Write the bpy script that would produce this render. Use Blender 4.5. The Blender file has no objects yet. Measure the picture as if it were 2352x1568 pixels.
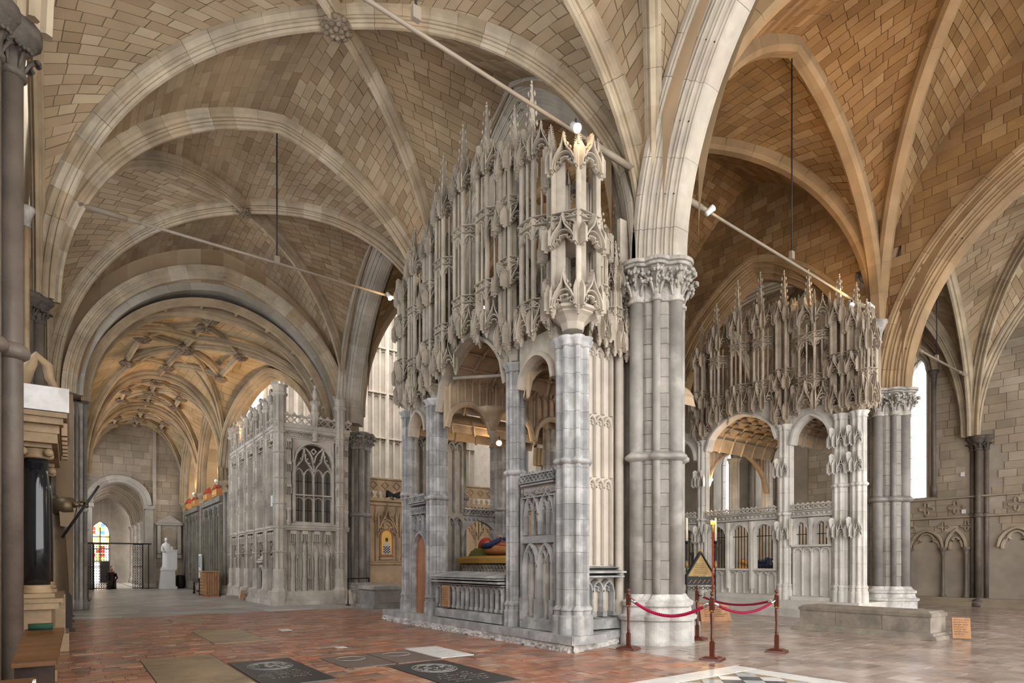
import bpy, math, random
from mathutils import Vector, Matrix
random.seed(7)
R=math.radians
SC=bpy.context.scene
# ---------------------------------------------------------------- camera
CAMZ=1.45; TH=R(36); FPX=1400.0
cam=bpy.data.cameras.new('camera'); camo=bpy.data.objects.new('camera',cam); SC.collection.objects.link(camo)
camo.location=(0,0,CAMZ); camo.rotation_euler=(R(90),0,-TH)
cam.sensor_width=36; cam.lens=36*FPX/2352; cam.shift_y=(1296-784)/2352; cam.clip_end=200; cam.clip_start=.05
SC.camera=camo
# ---------------------------------------------------------------- world and exposure
W=bpy.data.worlds.new('sky'); SC.world=W; W.use_nodes=True
bg=W.node_tree.nodes['Background']; bg.inputs[0].default_value=(1,.985,.965,1); bg.inputs[1].default_value=2.4
SC.view_settings.view_transform='Standard'; SC.view_settings.look='None'
SC.view_settings.gamma=1; SC.view_settings.use_curve_mapping=False; SC.view_settings.exposure=1.1
try:
    SC.cycles.max_bounces=3; SC.cycles.diffuse_bounces=3; SC.cycles.glossy_bounces=1; SC.cycles.transmission_bounces=2
    SC.cycles.sample_clamp_indirect=4; SC.cycles.adaptive_threshold=.05; SC.cycles.light_sampling_threshold=.05; SC.cycles.caustics_reflective=False; SC.cycles.caustics_refractive=False
except Exception: pass
# ---------------------------------------------------------------- large soft daylight of the windows
def area(name,loc,rot,sx,sy,power,col):
    l=bpy.data.lights.new(name,'AREA'); l.shape='RECTANGLE'; l.size=sx; l.size_y=sy; l.energy=power; l.color=col
    o=bpy.data.objects.new(name,l); o.location=loc; o.rotation_euler=rot; SC.collection.objects.link(o); return o
# ---------------------------------------------------------------- helpers
COL=SC.collection
MATS={}
def tag(o,label=None,cat=None,group=None,kind=None):
    if label: o['label']=label
    if cat: o['category']=cat
    if group: o['group']=group
    if kind: o['kind']=kind
    return o
def empty(name,loc=(0,0,0),rz=0,parent=None,**k):
    o=bpy.data.objects.new(name,None); COL.objects.link(o); o.location=loc; o.rotation_euler=(0,0,rz)
    o.empty_display_size=.1
    if parent: o.parent=parent
    return tag(o,**k)
def link(name,mesh,parent=None,loc=None,rz=None,**k):
    o=bpy.data.objects.new(name,mesh); COL.objects.link(o)
    if parent: o.parent=parent
    if loc is not None: o.location=loc
    if rz is not None: o.rotation_euler=(0,0,rz)
    return tag(o,**k)
def copy_tree(o,parent=None,loc=None,rz=None,**k):
    c=o.copy(); COL.objects.link(c)
    if parent is not None: c.parent=parent
    for ch in o.children: copy_tree(ch,c)
    if loc is not None: c.location=loc
    if rz is not None: c.rotation_euler=(0,0,rz)
    return tag(c,**k)
def vadd(a,b,k=1.0): return (a[0]+b[0]*k,a[1]+b[1]*k,a[2]+b[2]*k)
def vsub(a,b): return (a[0]-b[0],a[1]-b[1],a[2]-b[2])
def vlerp(a,b,t): return tuple(p+(q-p)*t for p,q in zip(a,b))
def vlen(a): return math.sqrt(a[0]*a[0]+a[1]*a[1]+a[2]*a[2])
def vnorm(a):
    l=vlen(a) or 1; return (a[0]/l,a[1]/l,a[2]/l)
def vcross(a,b): return (a[1]*b[2]-a[2]*b[1],a[2]*b[0]-a[0]*b[2],a[0]*b[1]-a[1]*b[0])
class Fr:
    """a face frame: u along the face, n out of it, z up"""
    def __init__(s,o,u,n): s.o=o; s.u=vnorm(u); s.n=vnorm(n)
    def p(s,u,z,d=0): return (s.o[0]+s.u[0]*u+s.n[0]*d, s.o[1]+s.u[1]*u+s.n[1]*d, s.o[2]+z)
class MB:
    def __init__(s): s.v=[]; s.f=[]; s.sm=[]
    def add(s,vs,fs,smooth=False):
        b=len(s.v); s.v.extend(vs)
        for f in fs: s.f.append([b+i for i in f]); s.sm.append(smooth)
        return s
    def hexa(s,c):   # 8 corners: bottom 4, top 4
        return s.add(c,[(3,2,1,0),(4,5,6,7),(0,1,5,4),(1,2,6,5),(2,3,7,6),(3,0,4,7)])
    def box(s,x0,x1,y0,y1,z0,z1):
        return s.hexa([(x0,y0,z0),(x1,y0,z0),(x1,y1,z0),(x0,y1,z0),(x0,y0,z1),(x1,y0,z1),(x1,y1,z1),(x0,y1,z1)])
    def taper(s,x0,x1,y0,y1,z0,z1,e):   # box whose top is inset by e
        return s.hexa([(x0,y0,z0),(x1,y0,z0),(x1,y1,z0),(x0,y1,z0),(x0+e,y0+e,z1),(x1-e,y0+e,z1),(x1-e,y1-e,z1),(x0+e,y1-e,z1)])
    def fbox(s,f,u0,u1,z0,z1,d0,d1,e=0):  # box on a face frame, front inset by e
        return s.hexa([f.p(u0,z0,d0),f.p(u1,z0,d0),f.p(u1,z1,d0),f.p(u0,z1,d0),f.p(u0+e,z0+e,d1),f.p(u1-e,z0+e,d1),f.p(u1-e,z1-e,d1),f.p(u0+e,z1-e,d1)])
    def prism(s,poly,z0,z1,e=0):
        n=len(poly); cx=sum(p[0] for p in poly)/n; cy=sum(p[1] for p in poly)/n
        top=[(cx+(p[0]-cx)*(1-e),cy+(p[1]-cy)*(1-e),z1) for p in poly]
        return s.add([(p[0],p[1],z0) for p in poly]+top,[tuple(range(n))[::-1],tuple(range(n,2*n))]+[(i,(i+1)%n,n+(i+1)%n,n+i) for i in range(n)])
    def fpoly(s,f,poly,d0,d1):   # polygon in (u,z) extruded along the normal
        n=len(poly)
        return s.add([f.p(p[0],p[1],d0) for p in poly]+[f.p(p[0],p[1],d1) for p in poly],[tuple(range(n))[::-1],tuple(range(n,2*n))]+[(i,(i+1)%n,n+(i+1)%n,n+i) for i in range(n)])
    def lathe(s,c,prof,n=12,a0=0,sm=True,ax=None,a1=None):
        m=len(prof); vs=[]
        span=2*math.pi if a1 is None else a1-a0
        for i in range(n if a1 is None else n+1):
            a=a0+span*i/n; ca,sa=math.cos(a),math.sin(a)
            for r,z in prof: vs.append((c[0]+r*ca,c[1]+r*sa,c[2]+z))
        fs=[]
        for i in range(n):
            j=(i+1)%n if a1 is None else i+1
            for k in range(m-1): fs.append((i*m+k,j*m+k,j*m+k+1,i*m+k+1))
        if a1 is None:
            if prof[0][0]>1e-6: fs.append(tuple(i*m for i in range(n))[::-1])
            if prof[-1][0]>1e-6: fs.append(tuple(i*m+m-1 for i in range(n)))
        return s.add(vs,fs,sm)
    def tube(s,path,r,n=8,sm=True,up=(0,0,1)):
        m=len(path); vs=[]
        for i,p in enumerate(path):
            t=vnorm(vsub(path[min(i+1,m-1)],path[max(i-1,0)]))
            a=vcross(t,up)
            if vlen(a)<1e-4: a=vcross(t,(1,0,0))
            a=vnorm(a); b=vcross(a,t); rr=r[i] if isinstance(r,(list,tuple)) else r
            for k in range(n):
                q=2*math.pi*k/n; vs.append(vadd(vadd(p,a,rr*math.cos(q)),b,rr*math.sin(q)))
        fs=[(i*n+k,i*n+(k+1)%n,(i+1)*n+(k+1)%n,(i+1)*n+k) for i in range(m-1) for k in range(n)]
        fs+=[tuple(range(n))[::-1],tuple(range((m-1)*n,m*n))]
        return s.add(vs,fs,sm)
    def ellip(s,c,r,n=8,m=6,mat=None):
        vs=[];fs=[]
        for i in range(m+1):
            a=-math.pi/2+math.pi*i/m
            for k in range(n):
                b=2*math.pi*k/n; v=(r[0]*math.cos(a)*math.cos(b),r[1]*math.cos(a)*math.sin(b),r[2]*math.sin(a))
                if mat: v=tuple(mat@Vector(v))
                vs.append(vadd(c,v))
        for i in range(m):
            for k in range(n): fs.append((i*n+k,i*n+(k+1)%n,(i+1)*n+(k+1)%n,(i+1)*n+k))
        return s.add(vs,fs,True)
    def octa(s,c,r,rz=None):
        rz=rz or r
        return s.add([vadd(c,(r,0,0)),vadd(c,(0,r,0)),vadd(c,(-r,0,0)),vadd(c,(0,-r,0)),vadd(c,(0,0,rz)),vadd(c,(0,0,-rz))],[(0,1,4),(1,2,4),(2,3,4),(3,0,4),(1,0,5),(2,1,5),(3,2,5),(0,3,5)])
    def bar(s,f,path,w,d0,d1,k=.5,closed=False):
        """moulded bar along a (u,z) polyline on a face: width w at the back, w*k in front"""
        m=len(path); vs=[]
        for i,p in enumerate(path):
            if closed: a=path[(i-1)%m]; b=path[(i+1)%m]
            else: a=path[max(i-1,0)]; b=path[min(i+1,m-1)]
            tx,tz=b[0]-a[0],b[1]-a[1]; l=math.hypot(tx,tz) or 1; nx,nz=-tz/l,tx/l
            if 0<i<m-1 or closed:
                ex,ez=p[0]-a[0],p[1]-a[1]; l2=math.hypot(ex,ez) or 1; c=abs((-ez/l2)*nx+(ex/l2)*nz); q=1/max(c,.5)
            else: q=1
            h=w/2*q
            dm=d0+(d1-d0)*.45
            for hh,dd in ((-h,d0),(-h,dm),(-h*k,d1),(h*k,d1),(h,dm),(h,d0)): vs.append(f.p(p[0]+nx*hh,p[1]+nz*hh,dd))
        fs=[]
        for i in range(m if closed else m-1):
            j=(i+1)%m
            for q in range(5): fs.append((i*6+q,i*6+q+1,j*6+q+1,j*6+q))
        if not closed: fs+=[(5,4,3,2,1,0),tuple((m-1)*6+q for q in range(6))]
        return s.add(vs,fs)
    def sweep(s,pts,prof,side,caps=True,sm=False):
        """profile (a across along side, b down along the inward normal) along 3d points"""
        m=len(pts); n=len(prof); vs=[]
        for i,p in enumerate(pts):
            t=vnorm(vsub(pts[min(i+1,m-1)],pts[max(i-1,0)])); nn=vnorm(vcross(side,t))
            for a,b in prof: vs.append(vadd(vadd(p,side,a),nn,b))
        fs=[(i*n+k,i*n+k+1,(i+1)*n+k+1,(i+1)*n+k) for i in range(m-1) for k in range(n-1)]
        fs+=[(i*n+n-1,i*n,(i+1)*n,(i+1)*n+n-1) for i in range(m-1)]
        if caps: fs+=[tuple(range(n))[::-1],tuple(range((m-1)*n,m*n))]
        return s.add(vs,fs,sm)
    def mesh(s,name,mat):
        me=bpy.data.meshes.new(name); me.from_pydata(s.v,[],s.f)
        if any(s.sm): me.polygons.foreach_set('use_smooth',s.sm)
        if mat: me.materials.append(MATS[mat])
        me.update(); return me
    def build(s,name,mat,parent=None,loc=None,rz=None,**k):
        return link(name,s.mesh(name,mat),parent,loc,rz,**k)
def arch(u0,u1,zs,rise,n=8):
    """pointed (or four-centred) arch polyline from (u0,zs) to (u1,zs)"""
    a=(u1-u0)/2; out=[]
    for i in range(n+1):
        x=a*i/n
        out.append((u0+x,zs+arc_z(x,a,rise)))
    return out+[(u1-(p[0]-u0),p[1]) for p in out[-2::-1]]
def arc_z(x,a,h):
    x=max(0,min(a,x))
    if h>=a*.999:
        r=(a*a+h*h)/(2*a); return math.sqrt(max(0,r*r-(r-x)**2))
    q=x/a; return h*(.82*math.sqrt(max(0,1-(1-q)**2))+.18*q)
def ellz(x,a,h):
    q=1-min(1,x/a); return h*max(0,1-q**2.25)**(1/2.1)
def proj(p):
    Z=math.sin(TH)*p[0]+math.cos(TH)*p[1]; X=math.cos(TH)*p[0]-math.sin(TH)*p[1]
    if Z<.2: return None
    return 1176+FPX*X/Z, 1296-FPX*(p[2]-CAMZ)/Z
def psize(vs):
    q=[proj(v) for v in vs]
    if any(a is None for a in q): return 0
    xs=[a[0] for a in q]; ys=[a[1] for a in q]
    if max(xs)<0 or min(xs)>2352 or max(ys)<0 or min(ys)>1568: return 0
    A=0
    for i in range(len(q)):
        j=(i+1)%len(q); A+=q[i][0]*q[j][1]-q[j][0]*q[i][1]
    return abs(A)/2
def emit(pieces,parent,name,field,mat,cap=300,minpx=0):
    """pieces: (key corners, verts, faces). The largest in view are objects, the others one mesh of stuff"""
    ps=sorted(pieces,key=lambda q:-psize(q[0])); rest=MB(); n=0
    for q in ps:
        if n<cap and psize(q[0])>max(minpx,1):
            MB().add(q[1],q[2]).build(name,mat,parent); n+=1
        else: rest.add(q[1],q[2])
    if rest.v: rest.build(field,mat,parent,kind='stuff')
def slab_piece(c,nrm,g=.006,th=.03,j=.004,e=.006):
    """a stone from four surface corners, chamfered edges, face along -nrm*th... returns a piece"""
    m=tuple(sum(p[i] for p in c)/4 for i in range(3)); out=[];inn=[];bk=[]
    o=random.uniform(-j,j)
    for p in c:
        d=vsub(m,p); l=vlen(d) or 1; k=min(.3,g*1.4/l); a=vadd(p,d,k); k2=min(.45,(g+e)*1.4/l)
        bk.append(vadd(a,nrm,-th)); out.append(vadd(a,nrm,o-e*.7)); inn.append(vadd(vadd(p,d,k2),nrm,o))
    vs=inn+out+bk; fs=[(0,1,2,3)]+[(i,4+i,4+(i+1)%4,(i+1)%4) for i in range(4)]+[(4+i,8+i,8+(i+1)%4,4+(i+1)%4) for i in range(4)]
    return (c,vs,fs)
def ashlar(f,u0,u1,z0,z1,h=.3,w=.55,skip=None,th=.03,jit=.004,zs=None):
    """running-bond stones on a face frame, leaving out those whose middle falls in skip(u,z)"""
    out=[]; z=z0; k=0
    while z<z1-.02:
        hh=min(h*random.uniform(.85,1.15),z1-z)
        if z1-(z+hh)<.08: hh=z1-z
        u=u0; first=True
        while u<u1-.01:
            ww=w*random.uniform(.6,1.35)
            if first and k%2: ww*=.55
            first=False
            if u1-(u+ww)<.12: ww=u1-u
            cm=(u+ww/2,z+hh/2)
            if not skip or not any(skip(a,b) for a,b in (cm,(u+.02,z+.02),(u+ww-.02,z+.02),(u+.02,z+hh-.02),(u+ww-.02,z+hh-.02))):
                out.append(slab_piece([f.p(u,z),f.p(u+ww,z),f.p(u+ww,z+hh),f.p(u,z+hh)],f.n,th=th,j=jit))
            u+=ww
        z+=hh; k+=1
    return out
# ---------------------------------------------------------------- materials
def mat(name,cols,rough=.75,vary=1.0,stain=.35,sscale=.7,bump=.25,bscale=18,metal=0,spec=.3,grain=None,dark=None,dscale=3):
    m=bpy.data.materials.new(name); m.use_nodes=True; MATS[name]=m
    nt=m.node_tree; N=nt.nodes; L=nt.links; b=N['Principled BSDF']
    b.inputs['Roughness'].default_value=rough; b.inputs['Metallic'].default_value=metal
    b.inputs['Specular IOR Level'].default_value=spec
    def mk(t,**k):
        q=N.new(t)
        for a,v in k.items(): setattr(q,a,v)
        return q
    if len(cols)>1:
        g=mk('ShaderNodeNewGeometry'); oi=mk('ShaderNodeObjectInfo'); ad=mk('ShaderNodeMath',operation='ADD'); fr=mk('ShaderNodeMath',operation='FRACT')
        L.new(g.outputs['Random Per Island'],ad.inputs[0]); L.new(oi.outputs['Random'],ad.inputs[1]); L.new(ad.outputs[0],fr.inputs[0])
        cr=mk('ShaderNodeValToRGB'); cr.color_ramp.interpolation='LINEAR'; e=cr.color_ramp.elements
        while len(e)<len(cols): e.new(.5)
        for i,c in enumerate(cols): e[i].position=i/(len(cols)-1); e[i].color=(*c,1)
        L.new(fr.outputs[0],cr.inputs[0]); col=cr.outputs[0]
    else:
        rgb=mk('ShaderNodeRGB'); rgb.outputs[0].default_value=(*cols[0],1); col=rgb.outputs[0]
    tc=mk('ShaderNodeTexCoord'); geo=mk('ShaderNodeNewGeometry')
    if stain:
        nz=mk('ShaderNodeTexNoise'); nz.inputs['Scale'].default_value=sscale; nz.inputs['Detail'].default_value=3; nz.inputs['Roughness'].default_value=.65
        L.new(geo.outputs['Position'],nz.inputs['Vector'])
        mr=mk('ShaderNodeMapRange'); mr.inputs[1].default_value=.3; mr.inputs[2].default_value=.7; mr.inputs[3].default_value=1-stain; mr.inputs[4].default_value=1+stain*.45
        L.new(nz.outputs[0],mr.inputs[0])
        mx=mk('ShaderNodeMix',data_type='RGBA',blend_type='MULTIPLY'); mx.inputs[0].default_value=1
        L.new(col,mx.inputs[6]); L.new(mr.outputs[0],mx.inputs[7]); col=mx.outputs[2]
    if grain:   # stretched streaks, (vector scale, amount)
        mp=mk('ShaderNodeMapping'); mp.inputs['Scale'].default_value=grain[0]; L.new(tc.outputs['Object'],mp.inputs[0])
        ng=mk('ShaderNodeTexNoise'); ng.inputs['Scale'].default_value=1; ng.inputs['Detail'].default_value=3; L.new(mp.outputs[0],ng.inputs['Vector'])
        mr=mk('ShaderNodeMapRange'); mr.inputs[1].default_value=.3; mr.inputs[2].default_value=.7; mr.inputs[3].default_value=1-grain[1]; mr.inputs[4].default_value=1+grain[1]*.5
        L.new(ng.outputs[0],mr.inputs[0]); mx=mk('ShaderNodeMix',data_type='RGBA',blend_type='MULTIPLY'); mx.inputs[0].default_value=1
        L.new(col,mx.inputs[6]); L.new(mr.outputs[0],mx.inputs[7]); col=mx.outputs[2]
    if dark:    # patches of a second colour
        nz=mk('ShaderNodeTexNoise'); nz.inputs['Scale'].default_value=dscale; nz.inputs['Detail'].default_value=4
        L.new(geo.outputs['Position'],nz.inputs['Vector'])
        mr=mk('ShaderNodeMapRange'); mr.inputs[1].default_value=.52; mr.inputs[2].default_value=.62; mr.inputs[3].default_value=0; mr.inputs[4].default_value=dark[1]
        L.new(nz.outputs[0],mr.inputs[0]); mx=mk('ShaderNodeMix',data_type='RGBA'); L.new(mr.outputs[0],mx.inputs[0]); L.new(col,mx.inputs[6]); mx.inputs[7].default_value=(*dark[0],1); col=mx.outputs[2]
    L.new(col,b.inputs['Base Color'])
    if bump:
        nb=mk('ShaderNodeTexNoise'); nb.inputs['Scale'].default_value=bscale; nb.inputs['Detail'].default_value=2; L.new(geo.outputs['Position'],nb.inputs['Vector'])
        bp=mk('ShaderNodeBump'); bp.inputs['Strength'].default_value=bump; bp.inputs['Distance'].default_value=.02
        L.new(nb.outputs[0],bp.inputs['Height']); L.new(bp.outputs[0],b.inputs['Normal'])
    return m
def emis(name,col,s):
    m=bpy.data.materials.new(name); m.use_nodes=True; MATS[name]=m; b=m.node_tree.nodes['Principled BSDF']
    b.inputs['Base Color'].default_value=(*col,1); b.inputs['Emission Color'].default_value=(*col,1); b.inputs['Emission Strength'].default_value=s
    try: m.cycles.emission_sampling='NONE'
    except Exception: pass
mat('web_stone',[(0.320,0.222,0.130),(0.420,0.310,0.195),(0.360,0.262,0.158),(0.470,0.370,0.245),(0.290,0.200,0.115),(0.440,0.340,0.222)],stain=.3,sscale=.45,bump=.2)
mat('web_mortar',[(0.270,0.200,0.125)],stain=.3)
mat('rib_stone',[(0.380,0.300,0.200),(0.470,0.390,0.280),(0.410,0.310,0.200),(0.520,0.450,0.340)],stain=.35,sscale=1.2)
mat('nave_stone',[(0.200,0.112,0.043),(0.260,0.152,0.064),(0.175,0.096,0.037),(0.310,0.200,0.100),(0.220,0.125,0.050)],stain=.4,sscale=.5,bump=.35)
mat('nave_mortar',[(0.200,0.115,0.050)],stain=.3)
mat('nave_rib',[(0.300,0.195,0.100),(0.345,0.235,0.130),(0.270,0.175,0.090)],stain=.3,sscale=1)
mat('lierne_stone',[(0.460,0.330,0.180),(0.530,0.400,0.240),(0.420,0.300,0.160)],stain=.3,sscale=.5)
mat('lierne_rib',[(0.370,0.280,0.180),(0.440,0.340,0.220),(0.330,0.250,0.160)],stain=.45,sscale=.8)
mat('boss_stone',[(.26,.20,.14)],stain=.5,sscale=4)
mat('purbeck',[(0.300,0.280,0.255),(0.360,0.340,0.310),(0.325,0.305,0.280)],rough=.5,stain=.35,sscale=1.6,bump=.15,dark=((.62,.59,.54),.45),dscale=1.2)
mat('purbeck_dark',[(.22,.205,.19),(.26,.245,.225)],rough=.5,stain=.3,sscale=2)
mat('purbeck_block',[(0.250,0.230,0.205),(0.310,0.285,0.255),(0.280,0.255,0.230),(0.350,0.320,0.280)],rough=.65,stain=.3,sscale=2)
mat('dark_cap',[(.10,.085,.07)],stain=.4,sscale=5,bump=.5,bscale=25)
mat('dark_shaft',[(.13,.105,.085),(.17,.14,.115)],rough=.45,stain=.35,sscale=2)
mat('arch_stone',[(0.420,0.370,0.300),(0.510,0.460,0.380),(0.460,0.400,0.330)],stain=.3,sscale=1.0,dark=((.33,.30,.27),.35),dscale=2.5)
mat('capital_stone',[(.40,.37,.33)],stain=.5,sscale=5,bump=.6,bscale=25)
mat('base_stone',[(.52,.50,.47),(.60,.58,.55)],stain=.35,sscale=3,bump=.3,dark=((.33,.32,.30),.5),dscale=4)
mat('wall_stone',[(0.310,0.250,0.180),(0.390,0.320,0.240),(0.350,0.285,0.210),(0.430,0.365,0.280),(0.280,0.230,0.170)],stain=.35,sscale=.6,bump=.35)
mat('feretory_stone',[(.64,.48,.31)],stain=.3,sscale=1.2,bump=.3)
mat('tomb_stone',[(.27,.235,.19),(.32,.28,.23)],stain=.4,sscale=2.5,bump=.4)
mat('wall_mortar',[(.36,.31,.25)],stain=.3)
mat('grey_wall',[(0.360,0.320,0.270),(0.430,0.390,0.330),(0.330,0.290,0.240)],stain=.3,sscale=.6)
mat('chantry_grey',[(0.270,0.270,0.267),(0.350,0.348,0.340),(0.300,0.300,0.295),(0.400,0.395,0.385)],stain=.3,sscale=3,bump=.3,dark=((.60,.59,.57),.3),dscale=3)
mat('chantry_cream',[(0.400,0.350,0.280),(0.460,0.405,0.330),(0.370,0.320,0.255)],stain=.35,sscale=1.6,bump=.35)
mat('chantry_panel',[(0.480,0.420,0.350),(0.550,0.490,0.420),(0.450,0.400,0.330)],stain=.2,sscale=1.5)
mat('chantry_warm',[(.44,.33,.22),(.50,.38,.26)],stain=.3,sscale=1.5)
mat('fox_stone',[(0.560,0.500,0.430),(0.630,0.575,0.500),(0.590,0.530,0.460)],stain=.35,sscale=1.3,bump=.4)
mat('wayn_stone',[(.62,.59,.54),(.70,.67,.62),(.58,.55,.50)],stain=.25,sscale=1.4,bump=.3)
mat('wayn_canopy',[(0.440,0.370,0.285),(0.510,0.430,0.335),(0.390,0.325,0.250)],stain=.4,sscale=1.5,bump=.5)
mat('tile',[(0.360,0.135,0.065),(0.440,0.190,0.100),(0.280,0.115,0.070),(0.480,0.240,0.140),(0.320,0.160,0.105),(0.420,0.140,0.060),(0.220,0.120,0.085),(0.520,0.300,0.200),(0.160,0.110,0.090),(0.400,0.135,0.060)],rough=.30,stain=.45,sscale=1.3,bump=.35,bscale=9,spec=.5,dark=((.45,.33,.25),.35),dscale=5)
mat('tile_glare',[(0.370,0.285,0.240),(0.450,0.360,0.310),(0.310,0.235,0.200),(0.500,0.420,0.370),(0.400,0.285,0.220)],rough=.2,stain=.35,sscale=1.0,bump=.3,bscale=6,spec=.6)  # paver tone, greyed and paled to put the window glare into the colour
mat('flag',[(0.360,0.345,0.310),(0.460,0.440,0.395),(0.320,0.300,0.270),(0.550,0.525,0.465),(0.400,0.380,0.340)],rough=.32,stain=.35,sscale=1.0,bump=.3,bscale=6,spec=.5)
mat('grout',[(.17,.10,.07)],rough=.6,stain=.2)
mat('slab_black',[(.025,.025,.027)],rough=.28,stain=.3,sscale=3,bump=.05,spec=.5)
mat('slab_sand',[(.33,.25,.16)],rough=.4,stain=.4,sscale=1.6,bump=.25)
mat('slab_brown',[(.16,.12,.10)],rough=.35,stain=.35,sscale=3,bump=.2)
mat('slab_white',[(.74,.73,.70)],rough=.3,stain=.2,sscale=3,bump=.1)
mat('engrave',[(.30,.29,.27)],rough=.6,stain=.2)
mat('marble_grey',[(.46,.50,.51)],rough=.2,stain=.25,sscale=5,bump=0)
mat('marble_dark',[(.08,.10,.12)],rough=.2,stain=.2,sscale=5,bump=0)
mat('wood_red',[(.10,.025,.012)],rough=.3,stain=.3,sscale=6,bump=.05,spec=.5)
mat('wood_dark',[(.035,.016,.010)],rough=.4,stain=.4,sscale=5,bump=.1,grain=((6,6,1.2),.4))
mat('wood_desk',[(0.140,0.065,0.024)],rough=.35,stain=.3,sscale=4,bump=.1,grain=((1.5,14,14),.4))
mat('brass_dull',[(.30,.20,.08)],rough=.45,stain=.3,sscale=6,metal=.4,bump=.1)
mat('wood_light',[(.44,.23,.105)],rough=.5,stain=.2,sscale=4,bump=.1,grain=((10,10,1.5),.25))
mat('wood_door',[(.40,.19,.10)],rough=.5,stain=.25,sscale=3,grain=((14,14,.8),.3))
mat('rope_red',[(.45,.010,.07)],rough=.85,stain=.15,sscale=20)
mat('rope_dark',[(.26,.006,.035)],rough=.85,stain=.15,sscale=20)
mat('chrome',[(.75,.75,.75)],rough=.2,stain=0,bump=0,metal=1)
mat('iron',[(.018,.018,.02)],rough=.5,stain=.2,bump=0)
mat('black_marble',[(.010,.012,.016)],rough=.12,stain=.3,sscale=4,bump=0,spec=.6)
mat('monument_stone',[(0.320,0.225,0.130)],rough=.5,stain=.35,sscale=2.5,bump=.15)
mat('white_marble',[(.72,.71,.70)],rough=.35,stain=.25,sscale=2.5,bump=.1,dark=((.30,.26,.22),.35),dscale=3)
mat('statue_white',[(.78,.77,.75)],rough=.4,stain=.1,bump=.05)
mat('bronze',[(.14,.10,.06)],rough=.45,stain=.3,metal=.6,bump=.1)
mat('gold',[(.70,.42,.10)],rough=.35,stain=.2,metal=.4,bump=.05)
mat('paint_red',[(.42,.06,.03)],rough=.5,stain=.2,sscale=5)
mat('paint_orange',[(.50,.22,.08)],rough=.45,stain=.25,sscale=5)
mat('paint_blue',[(.03,.05,.14)],rough=.5,stain=.2)
mat('paint_green',[(.16,.17,.06)],rough=.5,stain=.2)
mat('skin',[(.60,.40,.28)],rough=.5,stain=.1,bump=0)
mat('hair_grey',[(.20,.17,.14)],rough=.7,stain=.1)
mat('paper',[(.75,.75,.74)],rough=.6,stain=0,bump=0)
mat('ink',[(.12,.06,.03)],rough=.6,stain=0,bump=0)
mat('candle_wax',[(.80,.72,.55)],rough=.5,stain=0,bump=0)
mat('white_plastic',[(.75,.75,.73)],rough=.4,stain=0,bump=0)
mat('rod_metal',[(.30,.25,.19)],rough=.5,stain=.2,bump=0)
mat('glass_dark',[(.03,.035,.05)],rough=.1,stain=.2,bump=0,spec=.6)
mat('cloth_pink',[(.50,.22,.14)],rough=.8,stain=.1)
mat('green_felt',[(.015,.05,.03)],rough=.9,stain=.1)
mat('screen_wood',[(0.190,0.175,0.140),(0.240,0.220,0.175)],rough=.6,stain=.35,sscale=2)
mat('sg_red',[(.5,.10,.05)],stain=0,bump=0); mat('sg_blue',[(.1,.2,.5)],stain=0,bump=0); mat('sg_gold',[(.7,.5,.2)],stain=0,bump=0)
emis('lamp_glow',(1,.72,.38),40)
def glass_mat(name,col,mixf,e=0):
    m=bpy.data.materials.new(name); m.use_nodes=True; MATS[name]=m; nt=m.node_tree; N=nt.nodes; L=nt.links; b=N['Principled BSDF']
    t=N.new('ShaderNodeBsdfTransparent'); t.inputs[0].default_value=(*col,1); mx=N.new('ShaderNodeMixShader'); mx.inputs[0].default_value=mixf
    b.inputs['Base Color'].default_value=(*col,1); b.inputs['Roughness'].default_value=.15
    L.new(t.outputs[0],mx.inputs[1]); L.new(b.outputs[0],mx.inputs[2]); L.new(mx.outputs[0],N['Material Output'].inputs[0])
glass_mat('clear_glass',(.93,.96,1),.12); glass_mat('stain_red',(.85,.22,.15),.1); glass_mat('stain_blue',(.25,.45,.9),.1); glass_mat('stain_gold',(.95,.75,.35),.1); glass_mat('stain_white',(.95,.95,.92),.1)
# ================================================================ the setting
XS=-.75; XA=8.9; XB=18.6; XN=25.3           # south wall, two arcades, north wall
YB=[0.0,7.7,15.4,23.1]                       # bay lines
# ---------------------------------------------------------------- floor
floor=MB().box(-3,27,-4,60,-.3,-.007).build('floor','grout',kind='structure',label='old tiled and flagged church floor',)
SLABS=[('ledger_slab',1.88,2.76,7.55,9.72,'slab_black','black ledger slab with an oval wreath and cut lettering'),
 ('ledger_slab',3.66,4.6,6.15,8.12,'slab_black','black ledger slab with a round crest beside the white slab'),
 ('sandstone_slab',.86,1.86,7.9,10.82,'slab_sand','worn buff sandstone grave slab'),
 ('sandstone_slab',2.14,3.1,12.2,14.78,'slab_sand','pale worn grave slab further up the aisle'),
 ('marble_slab',4.66,5.28,8.28,9.58,'slab_white','white marble slab'),
 ('brown_slab',3.12,3.88,8.2,9.4,'slab_brown','brown worn slab with faint oval'),
 ('brown_slab',3.9,4.64,8.2,9.42,'slab_brown','brown worn slab beside the white one'),
 ('white_tile',3.76,4.0,13.72,14.1,'slab_white','small white floor tile'),
 ('pale_slab',2.1,2.9,17.4,18.3,'slab_sand','pale slab at the edge of the flagstones'),
 ('white_tile',3.75,3.95,10.3,10.5,'slab_white','small white floor tile by the black slab')]
def inslab(x0,x1,y0,y1,m=.0):
    return any(x1>s[1]-m and x0<s[2]+m and y1>s[3]-m and y0<s[4]+m for s in SLABS)
MARB=(4.7,7.72,2.4,5.2)   # patch of black and white marble
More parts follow.
